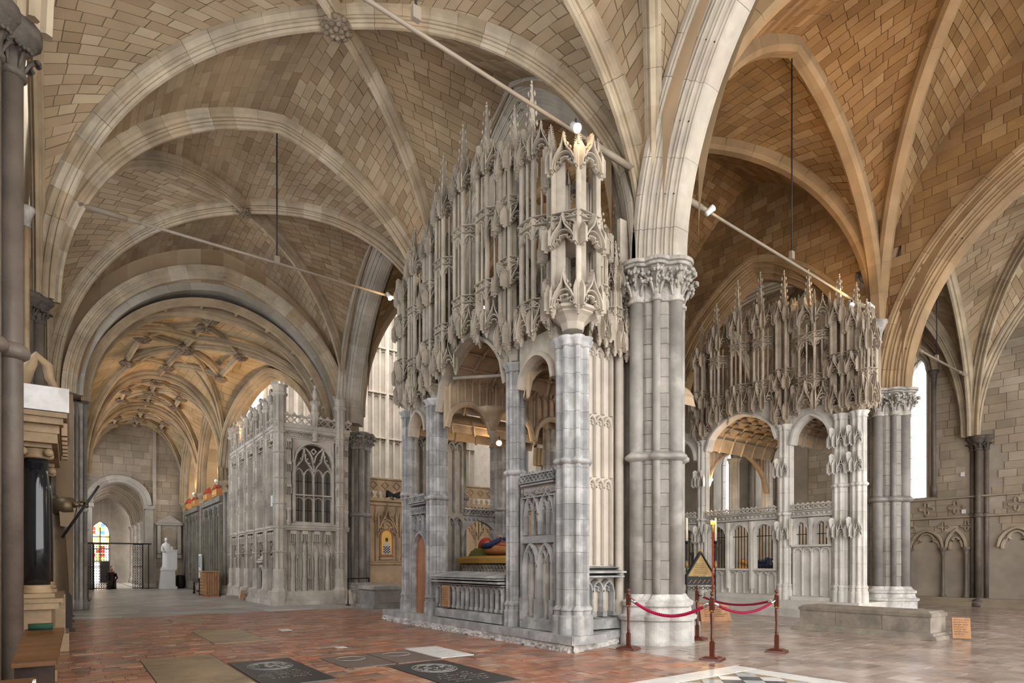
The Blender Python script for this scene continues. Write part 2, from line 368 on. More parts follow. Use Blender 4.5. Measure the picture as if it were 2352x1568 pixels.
def tpiece(x0,x1,y0,y1,z,g=.0035):
    z+=random.uniform(-.003,.003); x0+=g;x1-=g;y0+=g;y1-=g
    t=[random.uniform(-.0012,.0012) for _ in range(4)]
    top=[(x0,y0,z+t[0]),(x1,y0,z+t[1]),(x1,y1,z+t[2]),(x0,y1,z+t[3])]; b=[(p[0],p[1],-.025) for p in top]
    return (top,top+b,[(0,1,2,3)]+[(i,4+i,4+(i+1)%4,(i+1)%4) for i in range(4)])
def inview(x,y,m=650):
    q=proj((x,y,0)); return q and -m<q[0]<2352+m and q[1]<1568+m
def trim(x0,x1,y0,y1):
    """cut a tile back to the edge of any slab it runs into"""
    for q in [(a[1],a[2],a[3],a[4]) for a in SLABS]+[MARB]:
        if x1>q[0] and x0<q[1] and y1>q[2] and y0<q[3]:
            o=[(x0,min(x1,q[0]),y0,y1),(max(x0,q[1]),x1,y0,y1),(x0,x1,y0,min(y1,q[2])),(x0,x1,max(y0,q[3]),y1)]
            x0,x1,y0,y1=max(o,key=lambda r:max(0,r[1]-r[0])*max(0,r[3]-r[2]))
            if x1-x0<.025 or y1-y0<.025: return None
    return x0,x1,y0,y1
def tiles(x0,x1,y0,y1,w,d,skip=None):
    """rows along x, joints staggered"""
    out=[]; y=y0; k=0
    while y<y1-.01:
        dd=d*random.uniform(.85,1.15); yb=min(y+dd,y1); x=x0-random.random()*w
        while x<x1:
            ww=w*random.choice((1,1,1,.5,.75,1.35))*random.uniform(.92,1.08); xa=max(x,x0); xb=min(x+ww,x1)
            if xb-xa>.03 and inview((xa+xb)/2,(y+yb)/2):
                r=trim(xa,xb,y,yb)
                if r: out.append(tpiece(*r,0))
            x+=ww
        y=yb; k+=1
    return out
inm=lambda a,b,c,d: inslab(a,b,c,d) or (b>MARB[0] and a<MARB[1] and d>MARB[2] and c<MARB[3])
emit(tiles(-1.4,7.6,3.4,19.7,.3,.2,inm),floor,'tile','tile_field','tile',cap=300)
emit(tiles(7.6,25.2,1.5,23.0,.34,.23,inm),floor,'paver','paver_field','tile_glare',cap=300)
emit(tiles(-1.2,7.9,19.7,43,1.1,.75),floor,'flagstone','flagstone_field','flag',cap=300)
emit([tpiece(x,x+.9,y,y+1.4,0) for x in (.3,1.3,2.3,3.3) for y in range(43,59)],floor,'flagstone','flagstone_field','flag',cap=20)
for n,x0,x1,y0,y1,mt,lab in SLABS:
    s=MB().taper(x0+.006,x1-.006,y0+.006,y1-.006,-.03,.004,.006).build(n,mt,floor,label=lab)
    if n=='ledger_slab' or mt=='slab_brown':
        e=MB(); cx=(x0+x1)/2; cy=y0+(y1-y0)*.70; big=mt=='slab_black'
        rx,ry=(.30,.36) if big else (.22,.2)
        for r,k in ((1,40),(.8,34)) if big else ((1,26),):
            pts=[(cx+rx*r*math.cos(6.2832*i/k),cy+ry*r*math.sin(6.2832*i/k),.0048) for i in range(k+1)]
            e.tube(pts,.006,4)
        if big:
            for i in range(70):
                a=random.random()*6.283; r=math.sqrt(random.random())*.92
                px,py=cx+rx*r*math.cos(a),cy+ry*r*math.sin(a); b=random.random()*3.14; l=random.uniform(.015,.045)
                e.tube([(px-l*math.cos(b),py-l*math.sin(b),.0046),(px,py+.006,.0054),(px+l*math.cos(b),py+l*math.sin(b),.0046)],.005,4)
            for row in range(5):     # rows of worn cut letters, too worn to read
                yy=cy-ry-.16-row*.13; hw=.34-.05*abs(row-2); xx=cx-hw
                while xx<cx+hw:
                    w=random.uniform(.018,.034)
                    if random.random()<.86:
                        e.box(xx,xx+.007,yy,yy+.05,.003,.0052)
                        if random.random()<.6: e.box(xx,xx+w,yy+random.choice((0,.022,.043)),yy+random.choice((.05,.03,.008)),.003,.0051)
                    xx+=w+.014
        e.build('engraving','engrave',s)
# marble patch: pale border and a field of lozenges
MB().box(MARB[0],MARB[1],MARB[2],MARB[3],-.03,-.004).build('marble_bed','slab_sand',floor)
mb_=MB(); bx0,bx1,by0,by1=MARB
for k in range(6):
    a=bx0+.02+k*(bx1-bx0)/6
    MB().box(a+.004,a+(bx1-bx0)/6-.004,by1-.34,by1-.01,-.02,.003).build('border_stone','slab_white',floor)
for k in range(4):
    a=by0+k*(by1-.35-by0)/4
    MB().box(bx1-.34,bx1-.01,a+.004,a+(by1-.35-by0)/4-.004,-.02,.003).build('border_stone','slab_white',floor)
st=.36
for i in range(8):
    for j in range(7):
        for q in (0,1):
            cx=bx1-.36-st*(i+.5*q)-st/2; cy=by1-.36-st*(j+.5*q)-st/2; h=st/2-.006
            if cx-h<bx0 or cy-h<by0: continue
            mt='marble_dark' if q else ('slab_white' if (i+j)%2 else 'marble_grey')
            o=MB().prism([(cx-h,cy),(cx,cy-h),(cx+h,cy),(cx,cy+h)],-.02,.003+.0005*q)
            o.build('marble_tile',mt,floor)
# ---------------------------------------------------------------- arcade piers
def polar(phi,core,circs,e=0):
    r=core/max(.924,math.cos(((phi+math.pi/8)%(math.pi/4))-math.pi/8)) if core else 0
    for a,D,rho in circs:
        dl=(phi-a+math.pi)%(2*math.pi)-math.pi; q=(rho+e)**2-(D*math.sin(dl))**2
        if q>=0 and math.cos(dl)>0: r=max(r,D*math.cos(dl)+math.sqrt(q))
    return r
def loft(c,levels,circs,n=96,sm=True):
    m=MB(); vs=[]; k=len(levels)
    for z,core,e in levels:
        for i in range(n):
            a=2*math.pi*i/n; r=polar(a,core+e,circs,e); vs.append((c[0]+r*math.cos(a),c[1]+r*math.sin(a),z))
    fs=[(j*n+i,j*n+(i+1)%n,(j+1)*n+(i+1)%n,(j+1)*n+i) for j in range(k-1) for i in range(n)]
    fs+=[tuple(range(n))[::-1],tuple(range((k-1)*n,k*n))]
    return m.add(vs,fs,sm)
def leaf(mb,p,ang,s=1.0):
    """a stiff curled leaf standing out from a bell: p foot, ang direction"""
    ca,sa=math.cos(ang),math.sin(ang)
    path=[(0,0),(.03,.09),(.07,.17),(.13,.22),(.17,.21),(.18,.17)]
    mb.tube([(p[0]+ca*a*s,p[1]+sa*a*s,p[2]+b*s) for a,b in path],[.016*s,.022*s,.028*s,.034*s,.034*s,.016*s],6)
    for t in (-1,1): mb.ellip((p[0]+ca*.15*s-sa*t*.045*s,p[1]+sa*.15*s+ca*t*.045*s,p[2]+.2*s),(.034*s,.034*s,.03*s),6,4)
def cap_leaves(c,circs,z,h,mb):
    for a,D,rho in circs:
        n=7 if rho>.08 else 5
        for i in range(n):
            b=a+(i-(n-1)/2)*(.62 if rho>.08 else .7); px=c[0]+D*math.cos(a)+(rho+.012)*math.cos(b); py=c[1]+D*math.sin(a)+(rho+.012)*math.sin(b)
            leaf(mb,(px,py,z+h*(.12 if i%2 else .3)),b,1.0 if i%2 else 1.25)
            for q in range(4):
                e=.05+.055*random.random()+.03*q/3; mb.ellip((px+e*math.cos(b)+random.uniform(-.04,.04),py+e*math.sin(b)+random.uniform(-.04,.04),z+h*(.45+.14*q)),(random.uniform(.022,.04),random.uniform(.022,.04),random.uniform(.025,.05)),6,4)
def pier(name,c,s,ztop,zring,zbase,label,zb0=0.,small=True,group=None,capmat='capital_stone',shm='purbeck',core=.40):
    """clustered pier: coursed core, four main shafts, four thin ones"""
    t=empty(name,(0,0,0),label=label,cat='pier',group=group)
    D=.43*s; circs=[(k*math.pi/2,D,.115*s) for k in range(4)]
    if small: circs+=[(math.pi/4+k*math.pi/2,D*1.0,.062*s) for k in range(4)]
    ch=.62*s; zc=ztop-ch
    # coursed core
    cr=core*s; pcs=[]; core_o=empty('core',parent=t)
    MB().prism([(c[0]+(cr-.02)/.924*math.cos(math.pi/8+k*math.pi/4),c[1]+(cr-.02)/.924*math.sin(math.pi/8+k*math.pi/4)) for k in range(8)],zb0+.3,zc+.1).build('core_bed','web_mortar',core_o)
    z=zbase
    while z<zc-.01:
        h=min(random.uniform(.24,.36),zc-z)
        if zc-z-h<.12: h=zc-z
        for k in range(8):
            a0=-math.pi/8+k*math.pi/4; a1=a0+math.pi/4; r=cr/.924
            p0=(c[0]+r*math.cos(a0),c[1]+r*math.sin(a0)); p1=(c[0]+r*math.cos(a1),c[1]+r*math.sin(a1)); am=(a0+a1)/2
            pcs.append(slab_piece([(*p0,z),(*p1,z),(*p1,z+h),(*p0,z+h)],(math.cos(am),math.sin(am),0),g=.004))
        z+=h
    emit([q for q in pcs],core_o,'stone','stone_courses','purbeck_block',cap=90,minpx=80)
    for a,d,rho in circs:
        x,y=c[0]+d*math.cos(a),c[1]+d*math.sin(a)
        MB().lathe((x,y,0),[(rho,zbase-.05),(rho,zc+.05)],16).build('shaft',shm,t)
    if zring:
        loft(c,[(zring-.10,cr*.9,.0),(zring-.07,cr,.03),(zring-.05,cr,.075),(zring+.0,cr,.085),(zring+.03,cr,.06),(zring+.05,cr,.03),(zring+.08,cr,0)],circs).build('shaft_ring',shm,t)
    b=zbase-zb0
    loft(c,[(zb0,cr,.17),(zb0+b*.50,cr,.17),(zb0+b*.52,cr,.21),(zb0+b*.60,cr,.22),(zb0+b*.64,cr,.14),(zb0+b*.78,cr,.11),(zb0+b*.82,cr,.15),(zb0+b*.9,cr,.155),(zb0+b*.95,cr,.08),(zb0+b+.05,cr,.02)],circs,sm=False).build('base','base_stone',t)
    cp=loft(c,[(zc-.03,cr,.0),(zc-.02,cr,.035),(zc+.03,cr,.035),(zc+.04,cr,.008),(zc+ch*.35,cr,.012),(zc+ch*.65,cr,.035),(zc+ch*.82,cr,.075),(zc+ch*.83,cr,.14),(zc+ch*.88,cr,.165),(zc+ch*.90,cr,.13),(zc+ch*.915,cr,.185),(zc+ch*.96,cr,.20),(zc+ch,cr,.19),(zc+ch+.005,cr,.15)],circs,sm=False).build('capital',capmat,t)
    lv=MB(); cap_leaves(c,circs,zc+.02,ch*.82,lv); lv.build('carved_leaves',capmat,cp)
    return t
pier('clustered_pier',(8.93,7.72),1.13,6.93,3.42,.86,'pale clustered pier standing behind the red rope, near the canopied tomb')
pier('clustered_pier',(XA,15.4),1.1,6.9,3.4,.8,'clustered pier half hidden behind the near chantry')
pier('clustered_pier',(9.25,23.2),1.0,6.6,3.4,.7,'brown clustered pier beside the grey box-like chantry',small=True)
pier('clustered_pier',(18.6,7.7),1.12,6.25,3.25,.8,'dark grey clustered pier behind the stone tomb chest',zb0=.1,shm='purbeck_dark')
pier('clustered_pier',(18.6,15.4),1.1,6.4,3.3,.8,'clustered pier seen beyond the far chantry',zb0=.1)
# ---------------------------------------------------------------- vaulting
def rib_pts(P,Q,zs,za,n=40,kind='e',zs2=None,ex=1.0):
    """curve from P to Q in plan; springing zs (zs2 at Q), apex za in the middle"""
    L=math.hypot(Q[0]-P[0],Q[1]-P[1]); a=L/2; out=[]; zs2=zs if zs2 is None else zs2
    for i in range(n+1):
        w=i/n
        if w<=.5: q=w*2; s0=zs
        else: q=(1-w)*2; s0=zs2
        x=a*(1-math.cos(q*math.pi/2)) ; h=za-s0
        z=s0+(ellz(x,a,h)*(1-.0)+0 if kind=='e' else arc_z(x,a,h))
        t=x/L if w<=.5 else 1-x/L
        out.append((P[0]+(Q[0]-P[0])*t,P[1]+(Q[1]-P[1])*t,z))
    return out
def resample(c,n):
    l=[0]
    for i in range(1,len(c)): l.append(l[-1]+vlen(vsub(c[i],c[i-1])))
    T=l[-1]; out=[]; j=0
    for k in range(n+1):
        s=T*k/n
        while j<len(l)-2 and l[j+1]<s: j+=1
        d=l[j+1]-l[j] or 1; out.append(vlerp(c[j],c[j+1],min(1,max(0,(s-l[j])/d))))
    return out
def clen(c): return sum(vlen(vsub(c[i+1],c[i])) for i in range(len(c)-1))
_h=[(-.15,-.05),(-.15,.05),(-.105,.075),(-.07,.12),(-.105,.165),(-.098,.205),(-.055,.2),(-.03,.235),(-.052,.28),(-.03,.325)]
RIB=_h+[(-a,b) for a,b in _h[::-1]]
NRIB=[(-.17,-.05),(-.17,.17),(-.10,.26),(.10,.26),(.17,.17),(.17,-.05)]
def arch_prof(w,d,n=4):
    """stepped and rolled profile of a broad arch, half width w, depth d"""
    h=[]
    for i in range(n):
        a=w*(1-i/n*.78); b=d*i/n; s=w*.78/n; q=d/n
        h+=[(-a,b),(-a,b+q*.35),(-a+s*.25,b+q*.5),(-a+s*.2,b+q*.8),(-a+s*.5,b+q),(-a+s*.85,b+q*.9)]
    h.append((-w*.2,d))
    return [(-w,-.05)]+h+[(-x,y) for x,y in h[::-1]]+[(w,-.05)]
def rib(parent,pts,prof,mat_,seg=.55,name='rib',vous=True,scale=1.0,sm=False):
    P,Q=pts[0],pts[-1]; s=vnorm((-(Q[1]-P[1]),Q[0]-P[0],0))
    prof=[(a*scale,b*scale) for a,b in prof]
    # inward normal must point down: side x tangent
    t=vnorm(vsub(pts[len(pts)//2+1],pts[len(pts)//2-1])); nn=vcross(s,t)
    if nn[2]>0: s=(-s[0],-s[1],-s[2])
    if not vous:
        return MB().sweep(pts,prof,s,sm=sm).build(name,mat_,parent)
    o=empty(name,parent=parent); n=max(2,int(clen(pts)/seg)); fine=resample(pts,n*3); rest=MB(); k=0
    for i in range(n):
        seg_=fine[i*3:i*3+4]; a=vlerp(seg_[0],seg_[1],.02); b=vlerp(seg_[3],seg_[2],.02)
        q=[a,seg_[1],seg_[2],b]; m=MB().sweep(q,prof,s)
        c=[vadd(a,s,prof[0][0]),vadd(b,s,prof[0][0]),vadd(b,s,-prof[0][0]),vadd(a,s,-prof[0][0])]
        if psize(c)>150: m.build('voussoir',mat_,o); k+=1
        else: rest.add(m.v,m.f)
    if rest.v: rest.build('voussoir_run',mat_,o,kind='stuff')
    return o
def web(c1,c2,pieces,bed,course=.27,stone=.5,bulge=.12,up=.03):
    """courses between two curves that start together"""
    n=max(3,int(max(clen(c1),clen(c2))/course)); A=resample(c1,n); B=resample(c2,n)
    def pt(i,s):
        p=vlerp(A[i],B[i],s); return (p[0],p[1],p[2]+bulge*math.sin(math.pi*s)*(i/n))
    S=8; g=[[vadd(pt(i,k/S),(0,0,up)) for k in range(S+1)] for i in range(n+1)]
    bed.add([p for r in g for p in r],[(i*(S+1)+k,i*(S+1)+k+1,(i+1)*(S+1)+k+1,(i+1)*(S+1)+k) for i in range(n) for k in range(S)])
    for i in range(n):
        L=(vlen(vsub(A[i],B[i]))+vlen(vsub(A[i+1],B[i+1])))/2
        cuts=[0.0]; x=stone*random.uniform(.3,1)
        while x<L-stone*.3: cuts.append(x/L); x+=stone*random.uniform(.6,1.4)
        cuts.append(1.0)
        for a,b in zip(cuts,cuts[1:]):
            c=[pt(i,a),pt(i,b),pt(i+1,b),pt(i+1,a)]
            nr=vnorm(vcross(vsub(c[1],c[0]),vsub(c[3],c[0])))
            if vlen(vcross(vsub(c[1],c[0]),vsub(c[3],c[0])))<1e-5: nr=vnorm(vcross(vsub(c[2],c[1]),vsub(c[3],c[2])))
            if nr[2]>0: nr=(-nr[0],-nr[1],-nr[2])
            pieces.append(slab_piece(c,nr,g=.005,th=.03,j=.005,e=.006))
def half(c): return c[:len(c)//2+1]
def revhalf(c): return c[::-1][:len(c)//2+1]
def bay(A,B,C,D,zs,zap,zr,pieces,bed,skip=(),**k):
    """quadripartite cell. corners A(sw) B(nw... ) in order round; zs springings; zr: apex of the rib on side AB,BC,CD,DA; zap: boss"""
    d1=rib_pts(A,C,zs[0],zap,zs2=zs[2]); d2=rib_pts(B,D,zs[1],zap,zs2=zs[3])
    cor=[A,B,C,D]; sides=[]
    for i in range(4):
        j=(i+1)%4; sides.append(rib_pts(cor[i],cor[j],zs[i],zr[i],kind='p',zs2=zs[j]))
    hd=[half(d1),half(d2),revhalf(d1),revhalf(d2)]
    for i in range(4):
        if i in skip: continue
        web(hd[i],half(sides[i]),pieces,bed,**k); web(hd[(i+1)%4],revhalf(sides[i]),pieces,bed,**k)
    return d1,d2,sides
def boss(parent,c,r,mat_='boss_stone'):
    m=MB(); m.ellip(c,(r,r,r*.55),14,7)
    for ring,(n,rr,zz) in enumerate(((9,.95,-.1),(9,.7,-.38),(6,.38,-.52))):
        for i in range(n):
            a=6.283*(i+.5*ring)/n; m.ellip((c[0]+r*rr*math.cos(a),c[1]+r*rr*math.sin(a),c[2]+zz*r),(r*.24,r*.24,r*.17),6,4)
    return m.build('boss',mat_,parent)
ceil_a=empty('ceiling_aisle',kind='structure',label='pale ribbed stone vault over the near aisle')
pcs=[]; bed=MB(); ZW=6.75; ZP=6.9; RX=-.5
AP=12.15; rows=[-7.7]+YB
for i in range(1,4):
    y0,y1=rows[i],rows[i+1]
    d1,d2,sd=bay((RX,y0),(XA,y0),(XA,y1),(RX,y1),(ZW,ZP,ZP,ZW),AP,(12.35,12.75,12.35,12.5),pcs,bed,course=.22,stone=.46)
    rib(ceil_a,d1,RIB,'rib_stone'); rib(ceil_a,d2,RIB,'rib_stone')
    if i>0: rib(ceil_a,sd[0],RIB,'rib_stone',scale=1.12)
    rib(ceil_a,sd[1],RIB,'rib_stone',scale=.8,vous=False); rib(ceil_a,sd[3],RIB,'rib_stone',scale=.8,vous=False)
    boss(ceil_a,((RX+XA)/2,(y0+y1)/2,AP-.28),.27 if i<3 else .2)
emit(pcs,ceil_a,'vault_stone','vault_stones','web_stone',cap=300)
bed.build('web_bed','web_mortar',ceil_a)
# nave vault
ceil_n=empty('ceiling_nave',kind='structure',label='warm brown ribbed vault over the middle alley')
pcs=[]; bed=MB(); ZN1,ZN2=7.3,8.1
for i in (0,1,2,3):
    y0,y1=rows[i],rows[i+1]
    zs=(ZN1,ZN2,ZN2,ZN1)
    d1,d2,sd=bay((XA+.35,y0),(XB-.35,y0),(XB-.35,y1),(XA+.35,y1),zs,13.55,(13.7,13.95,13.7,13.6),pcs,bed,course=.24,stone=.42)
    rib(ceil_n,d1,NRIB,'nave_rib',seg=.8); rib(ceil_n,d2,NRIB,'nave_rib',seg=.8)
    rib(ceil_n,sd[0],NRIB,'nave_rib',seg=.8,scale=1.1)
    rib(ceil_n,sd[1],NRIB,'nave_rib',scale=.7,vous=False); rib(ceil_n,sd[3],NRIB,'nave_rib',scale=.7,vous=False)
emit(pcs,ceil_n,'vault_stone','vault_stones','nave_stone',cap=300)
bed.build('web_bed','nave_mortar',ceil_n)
# north aisle vault
ceil_f=empty('ceiling_north',kind='structure',label='ribbed vault over the far aisle by the lancet window')
pcs=[]; bed=MB(); ZR=5.85
for i in (0,1,2,3):
    y0,y1=rows[i],rows[i+1]
    d1,d2,sd=bay((XB,y0),(XN-.1,y0),(XN-.1,y1),(XB,y1),(6.3,ZR,ZR,6.3),12.0,(12.1,12.0,12.1,12.0),pcs,bed)
    for q in (d1,d2,sd[0]): rib(ceil_f,q,RIB,'rib_stone',vous=i in (0,1))
    rib(ceil_f,sd[1],RIB,'rib_stone',scale=.8,vous=False)
emit(pcs,ceil_f,'vault_stone','vault_stones','web_stone',cap=150)
bed.build('web_bed','web_mortar',ceil_f)
# ---------------------------------------------------------------- arcade walls and their moulded arches
def arcade(name,x,hw,spans,zs,soff,ztop,mat_,label,prof_w,prof_d,matrib,n=4):
    o=empty(name,kind='structure',label=label); wl=MB()
    for (y0,y1) in spans:
        L=y1-y0; a=L/2
        pts=[]; N=36
        for i in range(N+1):
            q=i/N; w=1-abs(2*q-1); xx=a*(1-math.cos(w*math.pi/2)); y=(y0+xx) if q<=.5 else (y1-xx)
            pts.append((x,y,zs+arc_z(xx,a,soff-zs)))
        up=[vadd(p,(0,0,0)) for p in pts]
        for sx in (-hw,hw):
            vs=[(x+sx,p[1],p[2]+prof_d*.75) for p in pts]+[(x+sx,p[1],ztop) for p in pts]; m=N+1
            fs=[(i,i+1,m+i+1,m+i) for i in range(N)]
            if sx>0: fs=[f[::-1] for f in fs]
            wl.add(vs,fs)
        off=[vadd(p,(0,0,0)) for p in pts]
        rib(o,[(p[0],p[1]+( -1 if p[1]<(y0+y1)/2 else 1)*0,p[2]+prof_d) if False else p for p in grow(pts,prof_d)],arch_prof(prof_w,prof_d,n),matrib,seg=.6,name='moulded_arch')
    wl.build('spandrel',mat_,o)
    return o
def grow(pts,d):
    """offset a curve outward (away from its inside) by d in its own plane"""
    out=[]; m=len(pts); c=(sum(p[0] for p in pts)/m,sum(p[1] for p in pts)/m,min(p[2] for p in pts))
    ax=vnorm((pts[-1][0]-pts[0][0],pts[-1][1]-pts[0][1],0))
    for i,p in enumerate(pts):
        t=vsub(pts[min(i+1,m-1)],pts[max(i-1,0)]); tu=t[0]*ax[0]+t[1]*ax[1]; tz=t[2]; l=math.hypot(tu,tz) or 1
        nu,nz=-tz/l,tu/l
        if nz<0: nu,nz=-nu,-nz
        if i==0: nu,nz=-1,0
        if i==m-1: nu,nz=1,0
        out.append((p[0]+ax[0]*nu*d,p[1]+ax[1]*nu*d,p[2]+nz*d))
    return out
arcade('wall_arcade_south',XA,.5,[(y0+.62,y1-.62) for y0,y1 in zip(rows,rows[1:])],6.9,12.15,15.2,'web_stone','arcade wall between near aisle and middle alley',.56,.62,'arch_stone',5)
wan=arcade('wall_arcade_north',XB,.5,[(y0+.6,y1-.6) for y0,y1 in zip(rows,rows[1:])],6.2,10.9,15.2,'nave_stone','arcade wall between middle alley and far aisle',.55,.6,'nave_rib',4)
# coursed stones on the nave face of the north arcade, between the arches and the vault
fNA=Fr((XB-.52,0,0),(0,1,0),(-1,0,0))
def nskip(u,z):
    for y0,y1 in zip(rows,rows[1:]):
        if y0<=u<y1:
            a=(y1-y0)/2-.6; x=min(u-y0-.6,y1-.6-u)
            if x>-.6 and z<6.2+arc_z(max(0,x),a,4.7)+.5*(1 if x>0 else .6) and x>-.45: return True
            a2=(y1-y0)/2; x2=min(u-y0,y1-u)
            return z>8.1+arc_z(x2,a2,5.8)+.1
    return True
emit(ashlar(fNA,-7.6,15.3,8.0,14.0,.26,.46,skip=nskip),wan,'wall_block','wall_blocks','nave_stone',cap=200)
# spandrel fillers over the piers
for x,mt in ((XA,'web_stone'),(XB,'nave_stone')):
    for y in YB: MB().box(x-.5,x+.5,y-.3,y+.3,8.6,15.2).build('wall_spandrel',mt,kind='structure',label='wall above a pier')
# nave-side shaft corbels that carry the nave ribs on the north arcade
for i,y in enumerate((7.7,15.4)):
    t=empty('vaulting_shaft',label='shaft and moulded capital carrying brown ribs above the '+('grey pier' if i==0 else 'pier beyond the far chantry'),cat='shaft')
    MB().lathe((XB-.62,y,0),[(.06,5.9),(.13,6.2),(.13,7.55)],16).build('shaft','wall_stone',t)
    MB().lathe((XB-.62,y,7.5),[(.13,0),(.16,.02),(.16,.06),(.14,.08),(.17,.3),(.25,.45),(.26,.5),(.3,.52),(.3,.62)],20).build('capital','capital_stone',t)
# ---------------------------------------------------------------- walls with openings
def holed(mb,f,u0,u1,z0,z1,holes,th=.5,step=.12,top=None):
    """wall on frame f (front d=0, back d=-th) with arched holes (ua,ub,zb,zs,rise)"""
    us={u0,u1}
    for h in holes:
        n=12
        for i in range(n+1): us.add(h[0]+(h[1]-h[0])*i/n)
    us=sorted(us)
    def seg(u,h):
        a=(h[1]-h[0])/2; x=min(u-h[0],h[1]-u); return h[3]+arc_z(x,a,h[4])
    for a,b in zip(us,us[1:]):
        m=(a+b)/2; h=next((h for h in holes if h[0]<m<h[1]),None)
        ta,tb=(z1,z1) if top is None else (top(a),top(b))
        def quad(za,zb,zc,zd):
            mb.add([f.p(a,za),f.p(b,zb),f.p(b,zc),f.p(a,zd)],[(0,1,2,3)])
            mb.add([f.p(a,za,-th),f.p(b,zb,-th),f.p(b,zc,-th),f.p(a,zd,-th)],[(3,2,1,0)])
        if not h: quad(z0,z0,tb,ta)
        else:
            if h[2]>z0+.001:
                quad(z0,z0,h[2],h[2]); mb.add([f.p(a,h[2]),f.p(b,h[2]),f.p(b,h[2],-th),f.p(a,h[2],-th)],[(0,1,2,3)])
            ja,jb=seg(a,h),seg(b,h); quad(ja,jb,tb,ta)
            mb.add([f.p(a,ja),f.p(b,jb),f.p(b,jb,-th),f.p(a,ja,-th)],[(3,2,1,0)])
    for u in (u0,u1):
        t_=z1 if top is None else top(u); mb.add([f.p(u,z0),f.p(u,t_),f.p(u,t_,-th),f.p(u,z0,-th)],[(0,1,2,3)])
    for h in holes:
        for u in (h[0],h[1]):
            mb.add([f.p(u,h[2]),f.p(u,h[3]),f.p(u,h[3],-th),f.p(u,h[2],-th)],[(0,1,2,3)])
    return mb
def inhole(holes,m=.0):
    def t(u,z):
        for h in holes:
            if h[0]-m<u<h[1]+m and z>h[2]-m:
                a=(h[1]-h[0])/2; x=min(u-h[0],h[1]-u)
                if z<h[3]+arc_z(max(0,x),a,h[4])+m: return True
        return False
    return t
def window(n,f,h,th=.5,leads=True,mull=1,label=None,d=-.3,rows=.35,cols=3):
    w=empty('window_%d'%n,kind='structure',label=label)
    a=arch(h[0],h[1],h[3],h[4],8); path=[(h[0],h[2])]+a+[(h[1],h[2])]
    MB().fpoly(f,[p for p in path],d-.008,d+.008).build('pane','clear_glass',w)
    fr=MB().bar(f,path+[(h[0],h[2])],.09,d-.05,d+.06,.6); fr.build('frame','grey_wall',w)
    if not leads: return w
    l=MB(); z=h[2]+rows
    while z<h[3]+h[4]*.8:
        l.bar(f,[(h[0],z),(h[1],z)],.014,d+.008,d+.02); z+=rows
    for k in range(1,cols):
        u=h[0]+(h[1]-h[0])*k/cols; l.bar(f,[(u,h[2]),(u,h[3]+h[4]*.75)],.010,d+.008,d+.02)
    l.build('lead_bars','iron',w)
    return w
# south wall of the retrochoir (seen edge-on at the left) with tall window openings
fS=Fr((XS,0,0),(0,1,0),(1,0,0))
sh=[(1.6,6.2,3.4,7.5,3.2),(9.3,13.9,3.6,7.5,3.2),(17.0,21.6,3.6,7.5,3.2)]
ws=holed(MB(),fS,-4,24.2,0,13.4,sh).build('wall_south','wall_stone',kind='structure',label='window wall at the left edge')
for k,h in enumerate(sh):
    w=window(k+1,fS,h,leads=False,cols=6,rows=.6,label='tall window in the left wall, bay %s'%('one','two','three')[k])
    m=MB()
    for q in (1/3,2/3):
        u=h[0]+(h[1]-h[0])*q; m.bar(fS,[(u,h[2]),(u,h[3]+h[4]*.8)],.16,-.36,-.1)
    m.build('mullions','grey_wall',w)
def respond(c,n,ztop,zring,name,label,mats=('dark_shaft','dark_cap'),s=1.0,zb=.3):
    """three engaged shafts on a wall; n points into the room"""
    t=empty(name,label=label,cat='wall shaft'); tx=(-n[1],n[0])
    for k,(o,d,r) in enumerate(((0,0,.095),(-.21,-.13,.07),(.21,-.13,.07))):
        x=c[0]+(tx[0]*o+n[0]*d)*s; y=c[1]+(tx[1]*o+n[1]*d)*s; r*=s
        MB().lathe((x,y,0),[(r,zb),(r,ztop-.5*s)],14).build('shaft',mats[0],t)
        cp=MB().lathe((x,y,ztop-.52*s),[(r,0),(r+.03,.02),(r+.03,.06),(r+.005,.08),(r+.02,.26*s),(r+.10*s,.36*s),(r+.12*s,.4*s),(r+.15*s,.42*s),(r+.15*s,.52*s)],16).build('capital',mats[1],t)
        lv=MB()
        for i in range(7): 
            a=6.283*i/7; leaf(lv,(x+(r)*math.cos(a),y+(r)*math.sin(a),ztop-.44*s),a,.75*s)
        lv.build('carved_leaves',mats[1],cp)
        if zring: MB().lathe((x,y,zring),[(r,-.09),(r+.05,-.05),(r+.06,0),(r+.03,.05),(r,.07)],16).build('shaft_ring',mats[0],t)
        MB().lathe((x,y,0),[(r+.16*s,0),(r+.16*s,.14),(r+.1*s,.16),(r+.1*s,.22),(r+.05*s,.26),(r,.32)],16).build('base',mats[0],t)
    return t
respond((-.46,7.75),(1,0),6.75,3.55,'wall_shaft','tall dark wall shaft cluster at the left edge of the view')
respond((-.50,15.4),(1,0),6.75,3.5,'wall_shaft','dark wall shaft cluster with leafy capital beyond the black column')
respond((-.42,23.0),(1,0),6.6,3.5,'wall_shaft','wall shaft cluster at the foot of the broad panelled arch')
# window shafts in the south wall
for y in (8.9,14.2,16.6):
    t=empty('window_shaft',label={8.9:'pale thin window shaft next to the nearest wall shaft',14.2:'thin window shaft before the leafy capital',16.6:'thin window shaft beyond the leafy capital'}[y],cat='shaft')
    MB().lathe((XS+.12,y,0),[(.05,3.6),(.05,7.6)],10).build('shaft','monument_stone',t)
    MB().lathe((XS+.12,y,7.6),[(.05,0),(.08,.02),(.06,.05),(.09,.2),(.13,.3),(.13,.36)],12).build('capital','capital_stone',t)
    MB().lathe((XS+.12,y,4.6),[(.05,-.06),(.09,-.02),(.09,.02),(.05,.06)],12).build('ring','capital_stone',t)
